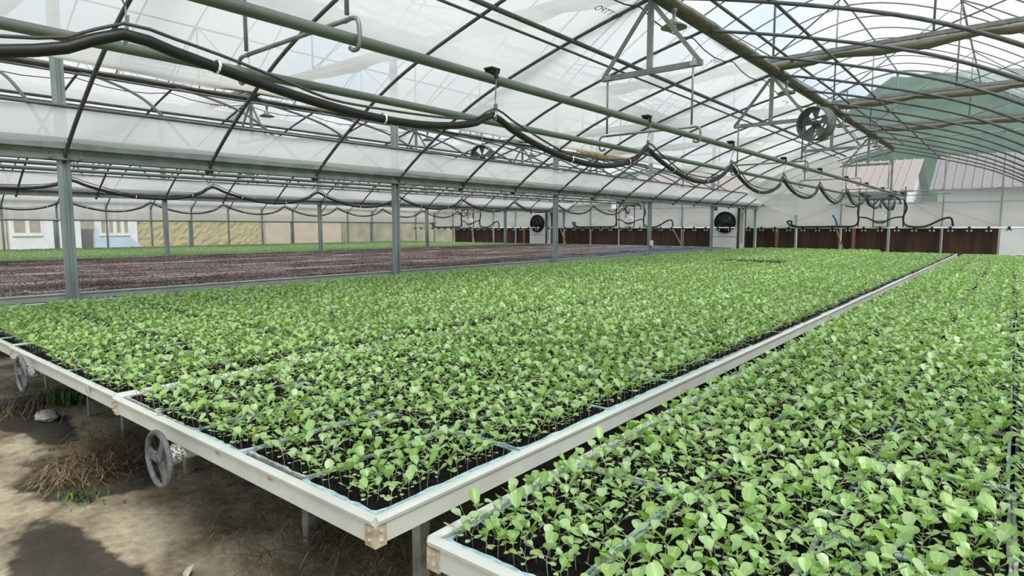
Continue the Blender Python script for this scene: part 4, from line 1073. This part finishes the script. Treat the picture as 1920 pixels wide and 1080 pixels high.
win(22, 80, 2); win(186, 243, 4)
a, b_ = on_x(152, 440, XW), on_x(177, 440, XW); d = MB().box(XW, XW+.05, a.y, b_.y, 1.35, 2.9).build('door', 'hbrown', bl)
MB().add([(XW+.02, b_.y, .0), (XW+.02, b_.y+2.4, 0), (XW+.02, b_.y+1.2, 1.15), (XW+.02, b_.y, 1.45)], [(0, 1, 2, 3)]).build('painted_panel', 'skyblue', bl)
MB().box(XW-3, XW-.2, 4, y0-.05, 0, 3.5).build('brown_shed', 'tan', label='brown shed wall at the end of the white building', cat='building')
rng = random.Random(8); rows = []
ya, yb = y1+.1, on_x(497, 440, XW).y
for j in range(24):
    z = 3.2*j/23; rows.append([(XW-.3-.5*z/3+.10*rng.random(), ya+(yb-ya)*i/40, z) for i in range(41)])
MB().grid(rows).build('leafy_bank', 'bank', smooth=False, label='sunlit leafy bank outside the side wall panes', cat='bank')
MB().box(XW-.6, XW, yb+.05, on_x(640, 440, XW).y, 0, 3.4).build('tan_wall', 'tan', label='plain tan garden wall beyond the leafy bank', cat='wall')
MB().box(XW-.6, XW, on_x(640, 440, XW).y+.05, 32, 0, 3.2).build('mossy_wall', 'moss', label='mossy concrete retaining wall outside the far corner', cat='wall')
def house(xa, xb, y, eave, ridge, dep, m, label, wallm='hwall'):
    t = empty('tiled_house', (0, 0, 0), label=label, cat='house')
    MB().box(xa+.3, xb-.3, y+.5, y+2*dep-.5, 0, eave).build('wall', wallm, t)
    ro = MB().add([(xa, y, eave-.1), (xb, y, eave-.1), (xb, y+dep, ridge), (xa, y+dep, ridge), (xb, y+2*dep, eave-.1), (xa, y+2*dep, eave-.1), (xa, y, eave-.2), (xb, y, eave-.2)], [(0, 1, 2, 3), (3, 2, 4, 5), (6, 7, 1, 0)]).build('roof', m, t)
    n = int((xb-xa)/.36)
    tm = MB().prism([(-.05, 0), (0, .05), (.05, 0)], (0, 0, 0), (0, dep, ridge-eave+.1), (1, 0, 0)).mesh('tile_rib', M[m])
    for k in range(n): link('tile_rib', tm, ro, (xa+.18+.36*k, y, eave-.09))
    MB().add([(xa+.3, y+.5, eave), (xa+.3, y+2*dep-.5, eave), (xa+.3, y+dep, ridge-.1)], [(0, 1, 2)]).build('gable', wallm, t)
    MB().add([(xb-.3, y+.5, eave), (xb-.3, y+2*dep-.5, eave), (xb-.3, y+dep, ridge-.1)], [(0, 1, 2)]).build('gable', wallm, t)
    return t
e0 = on_y(1735, 330, 33); house(-19, e0.x-.4, 33, 3.2, 4.75, 3.2, 'tile_p', 'house with faded pink tiled roof behind the end wall')
house(e0.x, 14, 35, 3.3, 5.0, 3.2, 'tile_g', 'house with grey tiled roof behind the end wall')
house(-40, -22, 38, 3.2, 5.0, 3, 'tile_p', 'low tiled house behind the far corner')
def hill(name, pts_fn, label):
    rng = np.random.RandomState(4); rows = []
    for j in range(24):
        v = j/23; rw = []
        for i in range(70):
            u = i/69; x, y, h = pts_fn(u); dx, dy = pts_n(u)
            z = h*math.sin(PI/2*v)*(1+.03*math.sin(u*40+j)+.04*rng.rand())
            rw.append((x+dx*v*70, y+dy*v*70, z-.2))
        rows.append(rw)
    return MB().grid(rows).build(name, 'hill', smooth=True, label=label, cat='hill')
def pts_n(u): a = math.radians(175-165*u); return (math.cos(a), math.sin(a))
def pf(u):
    a = math.radians(175-165*u); x, y = 130*math.cos(a), 130*math.sin(a)+8
    deg = math.degrees(a); h = 20+3*math.sin(u*17)
    h += 18 if deg < 98.5 else 18*math.exp(-((deg-98.5)/4)**2)
    return x, y, h
hill('wooded_hill', pf, 'blue-green wooded hillside behind the greenhouse')
